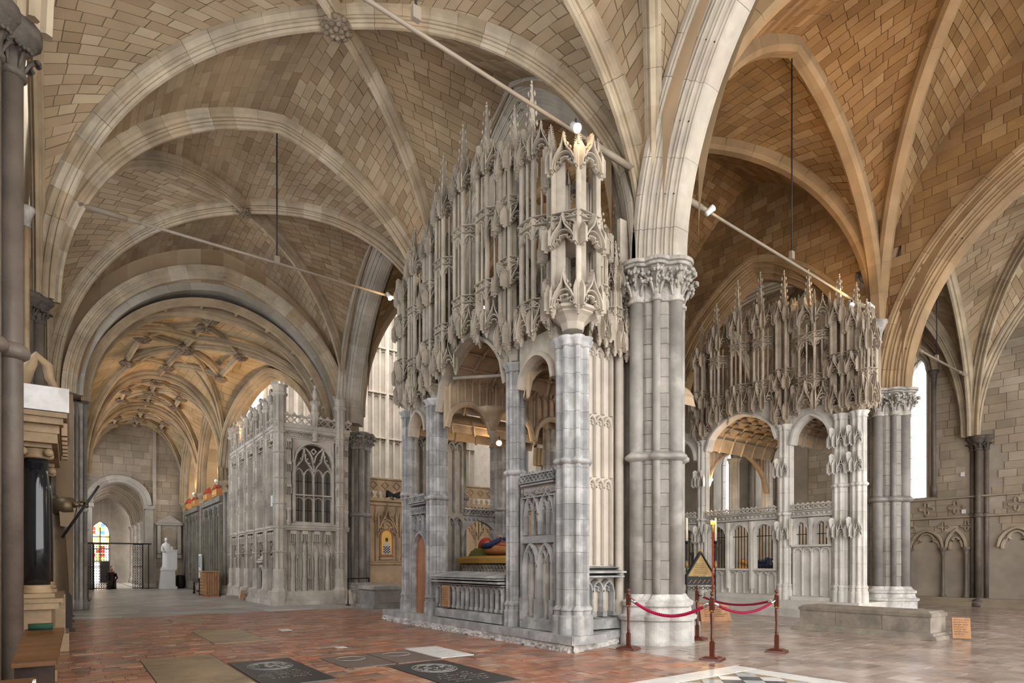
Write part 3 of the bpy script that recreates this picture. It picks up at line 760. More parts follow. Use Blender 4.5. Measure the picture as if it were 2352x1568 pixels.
# ---------------------------------------------------------------- north wall
fN=Fr((XN,0,0),(0,1,0),(-1,0,0))
nh=[(9.12,9.98,3.9,8.45,.75),(15.15,15.95,3.9,6.8,.75),(17.2,18.2,3.9,6.3,.75),(1.2,2.1,3.9,8.4,.75),(4.2,5.1,3.9,8.4,.75)]
wn=empty('wall_north',kind='structure',label='brown ashlar wall with blind arcade and tall lancets')
holed(MB(),Fr((XN+.03,0,0),(0,1,0),(-1,0,0)),-4,24,0,13.2,nh,th=1.0).build('wall_bed','wall_mortar',wn)
arc_spans=[(a,b) for a,b in ((9.63+1.08*k,9.63+1.08*(k+1)) for k in range(0,12))]+[(8.55,9.63),(7.86,8.5),(5.95,7.0),(4.87,5.95),(3.8,4.87),(2.7,3.8)]
blind=[(a+.13,b-.13,.3,1.98,.52) for a,b in arc_spans]
hm=inhole(nh,.12); hb=inhole(blind,.03)
sk=lambda u,z: hm(u,z) or hb(u,z) or 7.2<u<7.85 and z<5.8
st_=[p for p in ashlar(fN,3.2,13.5,.3,13.0,.27,.5,skip=sk)]
emit(st_,wn,'wall_block','wall_blocks','wall_stone',cap=300)
fNb=Fr((XN+.1,0,0),(0,1,0),(-1,0,0))
back=MB()
for h in blind: back.fpoly(fNb,[(h[0]-.05,.25),(h[1]+.05,.25)]+[(u,z) for u,z in arch(h[0]-.05,h[1]+.05,1.98,.56,6)][::-1],-.02,0)
back.build('recess_back','wall_stone',wn)
MB().box(XN-.32,XN+.1,-4,24,0,.17).box(XN-.22,XN+.1,-4,24,.17,.3).build('wall_bench','wall_stone',wn)
for z,d,h in ((3.12,.10,.10),(3.80,.09,.09)):
    MB().add([],[]).fbox(fN,-4,24,z-h/2,z+h/2,-.05,d,.02).build('string_course','wall_stone',wn)
for k,(a,b) in enumerate(arc_spans):
    o=empty('blind_arch',parent=wn)
    tre=[(a+.13,1.98)]
    w=b-a-.26; c=(a+b)/2   # trefoil head
    for i in range(0,9): q=math.pi*(1-i/8*.62); tre.append((a+.13+w*.22+w*.22*math.cos(q),2.05+.24*math.sin(q)))
    for i in range(0,11): q=math.pi*(.92-.84*i/10); tre.append((c+w*.3*math.cos(q),2.27+w*.36*math.sin(q)))
    tre+=[(2*c-p[0],p[1]) for p in tre[9:0:-1]]+[(b-.13,1.98)]
    MB().bar(fN,tre,.10,-.05,.07,.5).build('trefoil_moulding','wall_stone',o)
    hood=arch(a+.02,b-.02,2.05,.62,8)
    MB().bar(fN,hood,.10,-.03,.10,.5).build('hood_moulding','wall_stone',o)
    y=a
    MB().lathe((XN-.1,y,0),[(.10,.3),(.10,.36),(.06,.42),(.055,1.8),(.075,1.82),(.06,1.85),(.11,1.97),(.13,2.0),(.13,2.06)],12).build('shaft','dark_shaft',o)
    # quatrefoils above
    for cz,u,r in ((3.46,c,.2),(2.80,a,.15)):
        q4=[(u+r*(1+.45*math.cos(4*t))*math.cos(t)*.8,cz+r*(1+.45*math.cos(4*t))*math.sin(t)*.8) for t in [6.2832*i/40 for i in range(40)]]
        MB().bar(fN,q4,.05,-.02,.05,.5,closed=True).build('quatrefoil','wall_stone',o)
respond((XN-.12,7.5),(-1,0),5.85,3.15,'wall_shaft','brown wall shaft between the lancet and the blind arcade on the far wall',s=.95)
for k,h in enumerate(nh):
    w=window(4+k,fN,h,th=1.0,cols=3,rows=.8,d=-.75,label='bright lancet window in the far wall, %s'%('beside the grey pier','seen through the far chantry','seen through the left arch of the far chantry','near end of the wall','between the wall shaft and the near end')[k])
    MB().bar(fN,[(h[0]-.16,h[2])]+arch(h[0]-.16,h[1]+.16,h[3],h[4]+.15,8)+[(h[1]+.16,h[2])],.16,-.25,.03,.5).build('splay_moulding','wall_stone',w)
    for u in (h[0]-.26,h[1]+.26):
        s=MB().lathe((XN-.02,u,0),[(.10,h[2]),(.10,h[2]+.35),(.07,h[2]+.45),(.07,h[3]-.4),(.1,h[3]-.38),(.08,h[3]-.3),(.12,h[3]-.12),(.17,h[3]-.08),(.17,h[3])],12); s.build('jamb_shaft','dark_shaft',w)
    MB().bar(fN,arch(h[0]-.3,h[1]+.3,h[3],h[4]+.45,10),.22,-.1,.16,.4).build('rere_arch','rib_stone',w)
for z,u in ((3.3,7.95),(4.6,7.98)): MB().fbox(fN,u-.06,u+.06,z-.08,z+.08,0,.06,.01).build('wall_sensor','white_plastic',label='small white box on the far wall, %s one'%('lower' if z<4 else 'upper'),cat='sensor')
MB().box(XB,XN+.5,23.2,23.6,0,13).build('wall_west_north','grey_wall',kind='structure')
# ---------------------------------------------------------------- broad arch into the presbytery aisle
FX0,FX1=-.15,8.85
fF=Fr((0,23.11,0),(1,0,0),(0,-1,0))
wf=empty('wall_aisle_arch',kind='structure',label='wall with the broad panelled arch into the further aisle')
fh=[(FX0+.25,FX1-.25,0,6.7,4.5)]
holed(MB(),fF,-.8,9.3,0,13.3,fh,th=1.05).build('arch_wall','web_stone',wf)
def curve_xz(x0,x1,y,zs,rise,n=40):
    out=[]; a=(x1-x0)/2
    for i in range(n+1):
        q=i/n; w=1-abs(2*q-1); xx=a*(1-math.cos(w*math.pi/2)); out.append(((x0+xx) if q<=.5 else (x1-xx),y,zs+arc_z(xx,a,rise)))
    return out
rib(wf,curve_xz(FX0,FX1,23.1,6.7,4.95),arch_prof(.3,.34,3),'rib_stone',name='outer_order',seg=.6)
rib(wf,curve_xz(FX0+.3,FX1-.3,23.55,6.7,4.45),[(-.42,-.05),(-.42,.2),(.42,.2),(.42,-.05)],'grey_wall',name='flat_order',seg=.7)
rib(wf,curve_xz(FX0+.5,FX1-.5,23.5,6.6,4.1),arch_prof(.12,.2,2),'rib_stone',name='inner_roll',vous=False)
rib(wf,curve_xz(FX0+.5,FX1-.5,24.3,6.6,4.0),arch_prof(.14,.2,2),'rib_stone',name='inner_roll',vous=False)
pn=resample(curve_xz(FX0+.5,FX1-.5,23.9,6.6,4.1),22)   # panelled soffit
for k in range(3): 
    yy=23.65+k*.22
    rib(wf,[(p[0],yy,p[2]) for p in pn],[(-.03,-.02),(-.02,.06),(.02,.06),(.03,-.02)],'rib_stone',name='soffit_fillet',vous=False)
for p in pn[2:-2:2]:
    MB().box(p[0]-.05,p[0]+.05,23.5,24.3,p[2]-.12,p[2]+.0).build('soffit_bar','rib_stone',wf)
rib(wf,[(p[0],p[1],p[2]+.02) for p in pn],[(-.45,-.03),(-.45,0),(.45,0),(.45,-.03)],'grey_wall',name='soffit',vous=False)
# ---------------------------------------------------------------- presbytery aisle: lierne vault, walls, screens
PX0,PX1=.45,5.95; PYS=[24.2,30.6,36.9,43.0]; PZ=5.2; PA=9.85; PC=(PX0+PX1)/2
ceil_p=empty('ceiling_presbytery_aisle',kind='structure',label='star-ribbed vault with bosses down the further aisle')
def edges(y):
    q=max(0,min(1,(PYS[1]-y)/(PYS[1]-PYS[0]))); return PX0-.5*q, PX1+2.6*q, PZ+1.3*q, PA+.75*q
def pz(x,y):
    a0,a1,zs,za=edges(y); a=(a1-a0)/2; xx=max(0,min(x-a0,a1-x)); return zs+ellz(xx,a,za-zs)
pcs=[]; bed=MB()
LR=[(-.10,-.04),(-.10,.05),(-.05,.09),(-.06,.13),(-.03,.18),(.03,.18),(.06,.13),(.05,.09),(.10,.05),(.10,-.04)]
def side_of(q):
    k=len(q)//2; s=vnorm((-(q[-1][1]-q[0][1]),q[-1][0]-q[0][0],0))
    return s if vcross(s,vnorm(vsub(q[k+1],q[k-1])))[2]<0 else (-s[0],-s[1],0)
def surf_rib(a,b,n=10,scale=1.0):
    pts=[(a[0]+(b[0]-a[0])*i/n,a[1]+(b[1]-a[1])*i/n) for i in range(n+1)]
    pts=[(p[0],p[1],pz(p[0],p[1])-.02) for p in pts]
    MB().sweep(pts,[(p*scale,q*scale) for p,q in LR],side_of(pts)).build('lierne','lierne_rib',ceil_p)
def pbay(A,B,C,D,zs,zap,zr):
    cor=[A,B,C,D]; O=(sum(p[0] for p in cor)/4,sum(p[1] for p in cor)/4)
    hd=[half(rib_pts(P,(2*O[0]-P[0],2*O[1]-P[1]),z,zap)) for P,z in zip(cor,zs)]
    d1=hd[0]+hd[2][::-1][1:]; d2=hd[1]+hd[3][::-1][1:]
    sd=[rib_pts(cor[i],cor[(i+1)%4],zs[i],zr[i],kind='e',zs2=zs[(i+1)%4]) for i in range(4)]
    for i in range(4):
        web(hd[i],half(sd[i]),pcs,bed,course=.35,stone=.7,bulge=.02); web(hd[(i+1)%4],revhalf(sd[i]),pcs,bed,course=.35,stone=.7,bulge=.02)
    return d1,d2,sd
for i in range(3):
    y0,y1=PYS[i],PYS[i+1]; ym=(y0+y1)/2
    a0,a1,z0_,t0=edges(y0); b0,b1,z1_,t1=edges(y1); PCy=lambda y:(edges(y)[0]+edges(y)[1])/2
    d1,d2,sd=pbay((a0,y0),(a1,y0),(b1,y1),(b0,y1),(z0_,z0_,z1_,z1_),(t0+t1)/2,(t0,t0-.7,t1,t0-1.2))
    for q in (d1,d2): MB().sweep(q,LR,side_of(q)).build('diagonal_rib','lierne_rib',ceil_p)
    rib(ceil_p,sd[0],LR,'lierne_rib',scale=1.7,vous=False,name='transverse_rib')
    rib(ceil_p,sd[1],LR,'lierne_rib',vous=False,name='wall_rib'); rib(ceil_p,sd[3],LR,'lierne_rib',vous=False,name='wall_rib')
    if i==0:
        fl_=MB()
        for p,q in zip(sd[0],sd[0][1:]): fl_.add([p,q,(q[0],q[1],13.2),(p[0],p[1],13.2)],[(0,1,2,3)])
        fl_.build('wall_fill','grey_wall',ceil_p)
    surf_rib((PCy(y0),y0),(PCy(y1),y1),scale=1.1)
    for yc,sg,ex,zz in ((y0,1,(a0,a1),z0_),(y1,-1,(b0,b1),z1_)):          # tiercerons
        for px in ex:
            ye=yc+sg*(y1-y0)*.30; q=rib_pts((px,yc),(2*PCy(ye)-px,yc+sg*(y1-y0)*.60),zz,(t0+t1)/2); q=half(q)
            MB().sweep(q,LR,side_of(q)).build('tierceron','lierne_rib',ceil_p)
    dx=1.15 if i else 1.7; dy=(y1-y0)/6; c=PCy(ym)
    P=[(PCy(ym-2*dy),ym-2*dy),(PCy(ym-dy)+dx,ym-dy),(PCy(ym+dy)+dx,ym+dy),(PCy(ym+2*dy),ym+2*dy),(PCy(ym+dy)-dx,ym+dy),(PCy(ym-dy)-dx,ym-dy)]
    for k in range(6): surf_rib(P[k],P[(k+1)%6])
    for k in (1,2,4,5): surf_rib(P[k],(c,ym))
    for p in P+[(c,ym),(PCy(y0+.3),y0+.3)]: boss(ceil_p,(p[0],p[1],pz(p[0],p[1])-.17),.25 if p!=(c,ym) else .34)
emit(pcs,ceil_p,'vault_stone','vault_stones','lierne_stone',cap=60)
bed.build('web_bed','web_mortar',ceil_p)
fPS=Fr((PX0-.05,0,0),(0,1,0),(1,0,0))
ph=[(y0+1.1,y1-1.1,3.2,6.2,2.2) for y0,y1 in zip(PYS,PYS[1:])]
holed(MB(),fPS,24.2,44,0,11,ph).build('wall_south_aisle','grey_wall',kind='structure',label='left wall of the further aisle')
for k,h in enumerate(ph): window(10+k,fPS,h,leads=False,cols=5,rows=.7,label='window in the left wall of the further aisle, %s bay'%('first','second','third')[k])
fPN=Fr((PX1+.05,0,0),(0,1,0),(-1,0,0))
nh2=[(y0+.45,y1-.45,0,5.2,3.5) for y0,y1 in list(zip(PYS,PYS[1:]))[1:]]
holed(MB(),fPN,30.4,44,0,10.5,nh2,th=.6).build('wall_aisle_arcade','lierne_stone',kind='structure',label='arcade between the further aisle and the choir')
for k,(y0,y1) in enumerate(zip(PYS,PYS[1:])):
    pts=[(PX1+(2.45*max(0,min(1,(30.3-u)/6.0)) if k==0 else 0),u,z+(.7 if k==0 else 0)) for u,z in arch(y0+.4,y1-.4,5.2,3.55,14)]
    rib(empty('wall_choir_arch',label='moulded choir arch over the %s bay of the further aisle'%('first','second','third')[k],kind='structure'),grow(pts,.35),arch_prof(.4,.36,3),'lierne_rib',vous=False,name='moulded_order')
for k,y in enumerate(PYS[1:3]+[42.9]):
    t=empty('choir_pier',label='slim clustered choir pier %s'%('just past the box-like chantry','midway down the dark screens','by the end wall')[k],cat='pier')
    for a in range(5):
        q=math.pi*(.5+a/4); MB().lathe((PX1+.25+.36*math.cos(q),y+.36*math.sin(q),0),[(.09,.3),(.09,5.0)],10).build('shaft','purbeck_block',t)
    MB().lathe((PX1+.25,y,0),[(.33,0),(.33,5.0)],8).build('core','grey_wall',t)
    MB().lathe((PX1+.25,y,4.75),[(.44,0),(.48,.03),(.46,.08),(.5,.25),(.6,.4),(.62,.46),(.62,.55)],16).build('capital','lierne_rib',t)
    MB().lathe((PX1+.25,y,0),[(.62,0),(.62,.3),(.55,.34),(.54,.45),(.45,.5)],16).build('base','grey_wall',t)
    m=MB()
    for a in range(5):
        q=math.pi*(.5+a/4); leaf(m,(PX1+.25+.42*math.cos(q),y+.42*math.sin(q),4.8),q,1.2)
    m.build('carved_leaves','lierne_rib',t)
    r=respond((PX0+.08,y),(1,0),PZ,2.9,'wall_shaft','pale wall shafts at the left of the further aisle, %s'%('nearest group','middle group','group by the end arch')[k],mats=('grey_wall','grey_wall'),s=.9)
# grey-green screens between the choir piers
for k,(y0,y1) in enumerate(((31.3,36.2),(37.6,42.2))):
    f=Fr((PX1-.1,y0,0),(0,1,0),(-1,0,0)); L=y1-y0
    s=empty('choir_screen',label='tall grey-green panelled screen %s'%('next to the box-like chantry' if k==0 else 'furthest, by the end wall'),cat='screen',group='choir screens')
    MB().fbox(f,0,L,0,4.5,-.25,0).build('panelling','screen_wood',s)
    MB().fbox(f,-.05,L+.05,4.4,4.75,-.3,.14,.04).fbox(f,-.05,L+.05,4.2,4.3,-.3,.08,.02).build('cornice','screen_wood',s)
    MB().fbox(f,0,L,0,.55,-.1,.10,.03).build('plinth','screen_wood',s)
    nb=4
    for j in range(nb):
        a,b=L*j/nb,L*(j+1)/nb
        MB().fbox(f,a-.09,a+.09,.5,4.3,0,.16,.03).fbox(f,a-.13,a+.13,.5,.95,0,.2,.03).fbox(f,a-.13,a+.13,3.9,4.2,0,.2,.03).build('buttress','screen_wood',s)
        w=MB(); w.bar(f,[(a+.2,1.0)]+arch(a+.2,b-.2,3.2,.7,6)+[(b-.2,1.0),(a+.2,1.0)],.12,0,.10,.5); w.bar(f,[((a+b)/2,1.0),((a+b)/2,3.5)],.07,0,.07,.5); w.build('tracery','screen_wood',s)
        MB().fbox(f,a+.25,b-.25,3.75,4.1,0,.04,.02).build('frieze_panel','screen_wood',s)
    for j,u in enumerate((.9,3.4)):   # chests on top
        c=empty('mortuary_chest',label='painted chest with gabled lid on the %s screen, %s one'%(('nearer','farther')[k],('near','far')[1-j] if k==0 else ('far','near')[j]),cat='chest',group='chests on the screens')
        MB().fbox(f,u,u+1.2,4.75,5.15,-.22,.1,.02).build('box','paint_orange',c)
        MB().fpoly(Fr(f.p(u+.05,5.15,0),(-1,0,0),(0,-1,0)),[(-.2,0),(.12,0),(-.04,.3)],0,-1.1).build('lid','paint_red',c)
        MB().fbox(f,u+.15,u+1.05,4.85,5.07,.1,.12,.01).build('painted_panel','gold',c)
# ---------------------------------------------------------------- end wall with round arch
fE=Fr((0,43,0),(1,0,0),(0,-1,0))
we=empty('wall_west',kind='structure',label='end wall with a round arch')
eh=[(1.12,3.68,0,5.0,1.28)]
def rnd(m): return m
holed(MB(),Fr((0,43.04,0),(1,0,0),(0,-1,0)),.2,6.2,0,10.8,[(1.12,3.68,0,5.05,1.281)],th=.9).build('wall_bed','wall_mortar',we)
eh2=inhole([(1.12,3.68,-1,5.05,1.281)],.25)
emit(ashlar(fE,.45,5.9,0,10.4,.4,.75,skip=eh2),we,'wall_block','wall_blocks','wall_stone',cap=200)
pts=[(x,42.96,z) for x,z in arch(1.12,3.68,5.05,1.281,16)]
rib(we,grow(pts,.34),arch_prof(.2,.34,2),'grey_wall',name='round_arch',seg=.45)
for u in (.86,3.94):
    m=MB().fbox(fE,u-.22,u+.22,0,4.9,0,.28,.03).fbox(fE,u-.3,u+.3,4.75,5.05,-.1,.36,.05).fbox(fE,u-.3,u+.3,0,.35,-.1,.36,.05); m.build('jamb_pier','grey_wall',we)
MB().fbox(fE,4.12,4.3,0,10,-.05,.12).build('buttress_edge','grey_wall',we)
# aisle seen through the arch
fa=empty('wall_far_aisle',kind='structure',label='receding arches seen through the end arch')
for k,y in enumerate((45.5,48.5,51.5,54.5,57.3)):
    pts=[(x,y,z) for x,z in arch(.75,4.05,4.4,2.3-.0*k,10)]
    rib(fa,grow(pts,.4),arch_prof(.45,.4,3),'grey_wall',vous=False,name='transverse_arch')
    for x in (.6,4.2):
        MB().lathe((x,y,0),[(.38,0),(.38,.3),(.3,.4),(.28,4.1),(.36,4.3),(.4,4.45)],10).build('pillar','base_stone',fa)
bw=MB(); bw.box(.1,.5,44,58.5,0,8).box(0,5,44,58.5,6.9,7.2)
bw.build('side_wall','grey_wall',fa)
fG=Fr((0,58.4,0),(1,0,0),(0,-1,0))
holed(MB(),fG,.3,5.2,0,8,[(1.35,2.65,0,3.9,1.0)],th=.4).build('gable_wall','grey_wall',fa)
sg=empty('window_13',kind='structure',label='small stained glass window at the far end')
cols_=['stain_white','stain_gold','stain_white','stain_red','stain_gold','stain_white','stain_blue','stain_gold']
for r in range(10):
    for c in range(4):
        z=1.75+r*.30; u=1.4+c*.31
        MB().fbox(fG,u+.015,u+.295,z+.015,z+.285,-.2,-.18).build('pane',random.choice(cols_),sg)
tr=MB()
for u in (1.38,2.0,2.63): tr.bar(fG,[(u,0),(u,4.4)],.10,-.25,-.1,.5)
for z in (1.7,2.7,3.66): tr.bar(fG,[(1.35,z),(2.65,z)],.09,-.25,-.1,.5)
tr.bar(fG,arch(1.35,2.65,3.9,1.0,8),.12,-.25,-.05,.5); tr.build('tracery','dark_shaft',sg)
MB().fbox(fG,2.02,2.65,0,1.7,-.3,-.15).build('door_13','wood_dark',kind='structure',label='dark door beneath the far stained glass')
# clustered jamb shafts of the broad arch on the left
js=empty('jamb_shaft_cluster',label='pale clustered jamb shafts under the left foot of the broad arch',cat='shaft')
for k in range(5):
    x,y=-.02+.11*k,24.02-.02*k
    MB().lathe((x,y,0),[(.11,0),(.11,.2),(.07,.28),(.052,.34),(.052,6.2),(.075,6.22),(.06,6.28),(.09,6.5),(.11,6.55),(.11,6.65)],12).build('shaft','base_stone' if k%2 else 'purbeck_block',js)
    MB().lathe((x,y,3.2),[(.052,-.06),(.085,-.02),(.085,.02),(.052,.06)],12).build('ring','base_stone',js)
# ================================================================ gothic kit (shared unit meshes)
UM={}
F0=Fr((0,0,0),(1,0,0),(0,-1,0))
def unit(key,fn,mat_):
    k=(key,mat_)
    if k not in UM: UM[k]=fn().mesh(key,mat_)
    return UM[k]
def g_mull():   # unit mullion: 1 x 1 x 1 with chamfered front edges
    m=MB(); p=[(-.5,.5),(-.5,-.1),(-.2,-.5),(.2,-.5),(.5,-.1),(.5,.5)]
    return m.prism(p,0,1)
def g_spire():
    m=MB(); m.prism([(-.5,-.5),(.5,-.5),(.5,.5),(-.5,.5)],0,.02); m.prism([(-.42,-.42),(.42,-.42),(.42,.42),(-.42,.42)],.02,.93,.86)
    for k in range(7):
        z=.06+k*.125; r=.42*(1-.86*(z-.02)/.91)
        for sx in (-1,1):
            for sy in (-1,1): m.octa((sx*(r+.1),sy*(r+.1),z+.02),.21-.012*k,.045)
    m.octa((0,0,.93),.2,.03); m.octa((0,0,.975),.13,.03)
    return m
def g_gable():
    m=MB(); og=[(-.5,0),(-.46,.14),(-.36,.3),(-.22,.43),(-.1,.55),(-.04,.68),(0,.86)]
    m.bar(F0,og+[(-p[0],p[1]) for p in og[-2::-1]],.085,-.02,.12,.5)
    ar=arch(-.42,.42,0,.42,5); m.bar(F0,ar,.06,-.02,.08,.5)
    for s in (-1,1):
        c=[(s*.40,.05),(s*.26,.10),(s*.30,.2),(s*.16,.17),(s*.17,.27),(0,.3)]
        m.bar(F0,c,.05,-.02,.05,.5)
        for k,(u,z) in enumerate(((.5,.16),(.4,.34),(.27,.48),(.15,.6))): m.octa((s*u,-.05,z+.03),.06,.055)
        m.prism([(s*.5-.05,-.12),(s*.5+.05,-.12),(s*.5+.05,.02),(s*.5-.05,.02)],-.05,.42); m.prism([(s*.5-.05,-.12),(s*.5+.05,-.12),(s*.5+.05,.02),(s*.5-.05,.02)],.42,.66,.95)
        m.prism([(s*.5-.02,-.08),(s*.5+.02,-.08),(s*.5+.02,-.03),(s*.5-.02,-.03)],-.12,-.05)
    m.octa((0,-.05,.86),.09,.05); m.octa((0,-.05,.95),.06,.05)
    return m
def g_head():
    m=MB(); ar=arch(-.46,.46,0,.5,5); m.bar(F0,ar,.09,-.03,.05,.5)
    for s in (-1,1): m.bar(F0,[(s*.42,.1),(s*.2,.2),(s*.2,.36)],.05,-.02,.03,.5)
    m.bar(F0,[(-.5,.62),(.5,.62)],.07,-.03,.07,.5); m.bar(F0,[(-.5,.97),(.5,.97)],.07,-.03,.08,.5)
    for s in (-.25,.25):
        m.bar(F0,[(s-.24,.65),(s+.24,.94)],.07,-.02,.04,.5); m.bar(F0,[(s-.24,.94),(s+.24,.65)],.07,-.02,.04,.5)
    for s in (-1,1): m.fpoly(F0,[(s*.5,.2),(s*.5,.6),(s*.12,.58),(s*.34,.36)],-.02,0)
    return m
def g_pendant():
    return MB().lathe((0,0,0),[(.0,-1),(.25,-.9),(.2,-.75),(.45,-.45),(.35,-.35),(.5,-.1),(.5,0)],8,sm=False)
def g_cup():    # corbelled polygonal seat under a niche
    return MB().lathe((0,0,0),[(.42,0),(.45,.1),(.5,.35),(.72,.62),(.86,.72),(.86,.8),(1,.86),(1,1)],8,a0=R(22.5),sm=False)
def put(name,key,fn,mat_,parent,loc,rz,sc):
    o=link(name,unit(key,fn,mat_),parent,loc,rz); o.scale=sc; return o
def facets(fr,uc,w,p):
    a=[(-w,0),(-w*.42,p),(w*.42,p),(w,0)]
    return [fr.p(uc+u,0,d) for u,d in a]
def canopy_bay(parent,name,fr,uc,w,p,z0,tiers,ztop,sp,mat_,d0=0,gz=.62,mw=.075,solid=0,pts=None,sub=True,crest=True,pin=.32):
    """a projecting three-sided run of tabernacle work: mullions, tracery heads, gabled canopies, spire"""
    o=empty(name,parent=parent)
    P=pts or [vadd(q,fr.n,d0) for q in facets(fr,uc,w,p)]
    zs=[z0]+list(tiers)+[ztop]
    for i,q in enumerate(P):
        e=0 if 0<i<len(P)-1 else -.12
        put('mullion','mullion',g_mull,mat_,o,(q[0],q[1],z0-.06),math.atan2(fr.u[1],fr.u[0]),(mw,mw,ztop-z0+.1+e))
        put('pendant','pendant',g_pendant,mat_,o,(q[0],q[1],z0),0,(mw*1.5,mw*1.5,.16))
        if crest: put('pinnacle','spire',g_spire,mat_,o,(q[0],q[1],ztop+e),math.atan2(fr.u[1],fr.u[0]),(mw*1.2,mw*1.2,pin))
    for i in range(len(P)-1):
        a,b=P[i],P[i+1]; t=(b[0]-a[0],b[1]-a[1]); L=math.hypot(*t); rz=math.atan2(t[1],t[0]); c=((a[0]+b[0])/2,(a[1]+b[1])/2)
        n=(t[1]/L,-t[0]/L)
        put('gable','gable',g_gable,mat_,o,(c[0]+n[0]*.03,c[1]+n[1]*.03,z0),rz,(L*.95,1,gz))
        for z in tiers:
            put('tracery_band','head',g_head,mat_,o,(c[0],c[1],z-.36),rz,(L,1,.40))
        put('gable','gable',g_gable,mat_,o,(c[0]+n[0]*.02,c[1]+n[1]*.02,ztop-gz*.55),rz,(L*.95,1,gz*.95))
        if sub:
            m=(c[0],c[1],z0+gz*.5); put('mullion','mullion',g_mull,mat_,o,m,rz,(mw*.6,mw*.6,ztop-gz*.6-m[2]))
        if solid:
            f=Fr((a[0],a[1],0),(t[0],t[1],0),(n[0],n[1],0)); m=MB()
            m.fbox(f,L*.08,L*(.08+solid*.84),z0+gz*.3,ztop-gz*.3,-.06,-.03); m.build('panel',mat_,o)
    if sp:
        cx=sum(q[0] for q in P)/len(P); cy=sum(q[1] for q in P)/len(P)
        put('spire','spire',g_spire,mat_,o,(cx,cy,ztop-.25),math.atan2(fr.u[1],fr.u[0]),(.19,.19,sp+.6))
    return o
def turret(parent,name,c,r,z0,z1,tiers,mat_,n=6,a0=0,sp=0,fr=None,cup=True,arc=None):
    """polygonal canopied niche stack"""
    k=range(n+1) if arc is None else range(arc[0],arc[1]+1)
    pts=[(c[0]+r*math.cos(a0+6.28319*i/n),c[1]+r*math.sin(a0+6.28319*i/n),0) for i in k]
    o=canopy_bay(parent,name,fr,0,0,0,z0,[],z1,sp,mat_,pts=pts,solid=.46,sub=False,gz=.62,mw=.075,pin=.3)
    if cup: put('corbel','cup',g_cup,mat_,o,(c[0],c[1],z0-.28),0,(r*1.0,r*1.0,.34))
    for zt in tiers:
        for i in range(len(pts)-1):
            a,b=pts[i],pts[i+1]; t=(b[0]-a[0],b[1]-a[1]); L=math.hypot(*t); q=((a[0]+b[0])/2,(a[1]+b[1])/2); nn=(t[1]/L,-t[0]/L)
            put('canopy','gable',g_gable,mat_,o,(q[0]+nn[0]*.05,q[1]+nn[1]*.05,zt-.28),math.atan2(t[1],t[0]),(L*.98,1.25,.52))
            put('tracery_band','head',g_head,mat_,o,(q[0],q[1],zt+.02),math.atan2(t[1],t[0]),(L,1,.26))
        MB().lathe((c[0],c[1],zt-.1),[(r*.9,0),(r*1.04,.04),(r*1.04,.09),(r*.9,.12)],n,a0=a0,sm=False).build('shelf',mat_,o)
    return o
def post(parent,c,r,z0,zr,zt,mat_,n8=8,base=.5,cap=.16,drum=.3):
    """clustered post in drums with moulded base, ring and cap"""
    o=empty('clustered_post',parent=parent)
    circs=[(R(22.5)+k*2*math.pi/n8,r*.78,r*.2) for k in range(n8)]; cr=r*.72
    z=z0+base; 
    while z<zt-cap-.01:
        h=min(drum*random.uniform(.85,1.15),zt-cap-z)
        if zt-cap-z-h<.1: h=zt-cap-z
        loft(c,[(z+.0015,cr,-.003),(z+.003,cr,0),(z+h-.003,cr,0),(z+h-.0015,cr,-.003)],circs,n=48,sm=False).build('drum',mat_,o)
        z+=h
    loft(c,[(z0,cr,r*.22),(z0+base*.62,cr,r*.20),(z0+base*.68,cr,r*.10),(z0+base*.8,cr,r*.10),(z0+base*.84,cr,r*.16),(z0+base*.9,cr,r*.14),(z0+base,cr,0)],circs,n=48,sm=False).build('base',mat_,o)
    if zr: loft(c,[(zr-.06,cr,0),(zr-.04,cr,.02),(zr-.01,cr,.05),(zr+.02,cr,.045),(zr+.05,cr,.01),(zr+.06,cr,0)],circs,n=48).build('ring',mat_,o)
    loft(c,[(zt-cap-.005,cr,0),(zt-cap+.02,cr,.03),(zt-cap*.6,cr,.01),(zt-cap*.3,cr,.05),(zt,cr,.07)],circs,n=48).build('capital',mat_,o)
    return o
def blind_lights(m,f,u0,u1,z0,z1,n,w=.05,d=.06,rise=None,cusp=True,base=0):
    """n arched lights side by side as moulded bars"""
    L=(u1-u0)/n; rise=rise or L*.6
    for i in range(n+1):
        u=u0+L*i; m.bar(f,[(u,z0),(u,z1-rise)],w*1.15,0,d,.45)
        if base: m.fbox(f,u-w*.9,u+w*.9,z0,z0+base,0,d*1.25,.01)
    for i in range(n):
        a,b=u0+L*i,u0+L*(i+1); m.bar(f,arch(a,b,z1-rise,rise,4),w,0,d,.45)
        if cusp:
            c=(a+b)/2; zz=z1-rise
            for s in (-1,1): m.bar(f,[(c+s*L*.42,zz+rise*.05),(c+s*L*.2,zz+rise*.12),(c+s*L*.24,zz+rise*.42),(c,zz+rise*.55)],w*.5,0,d*.5,.5)
        
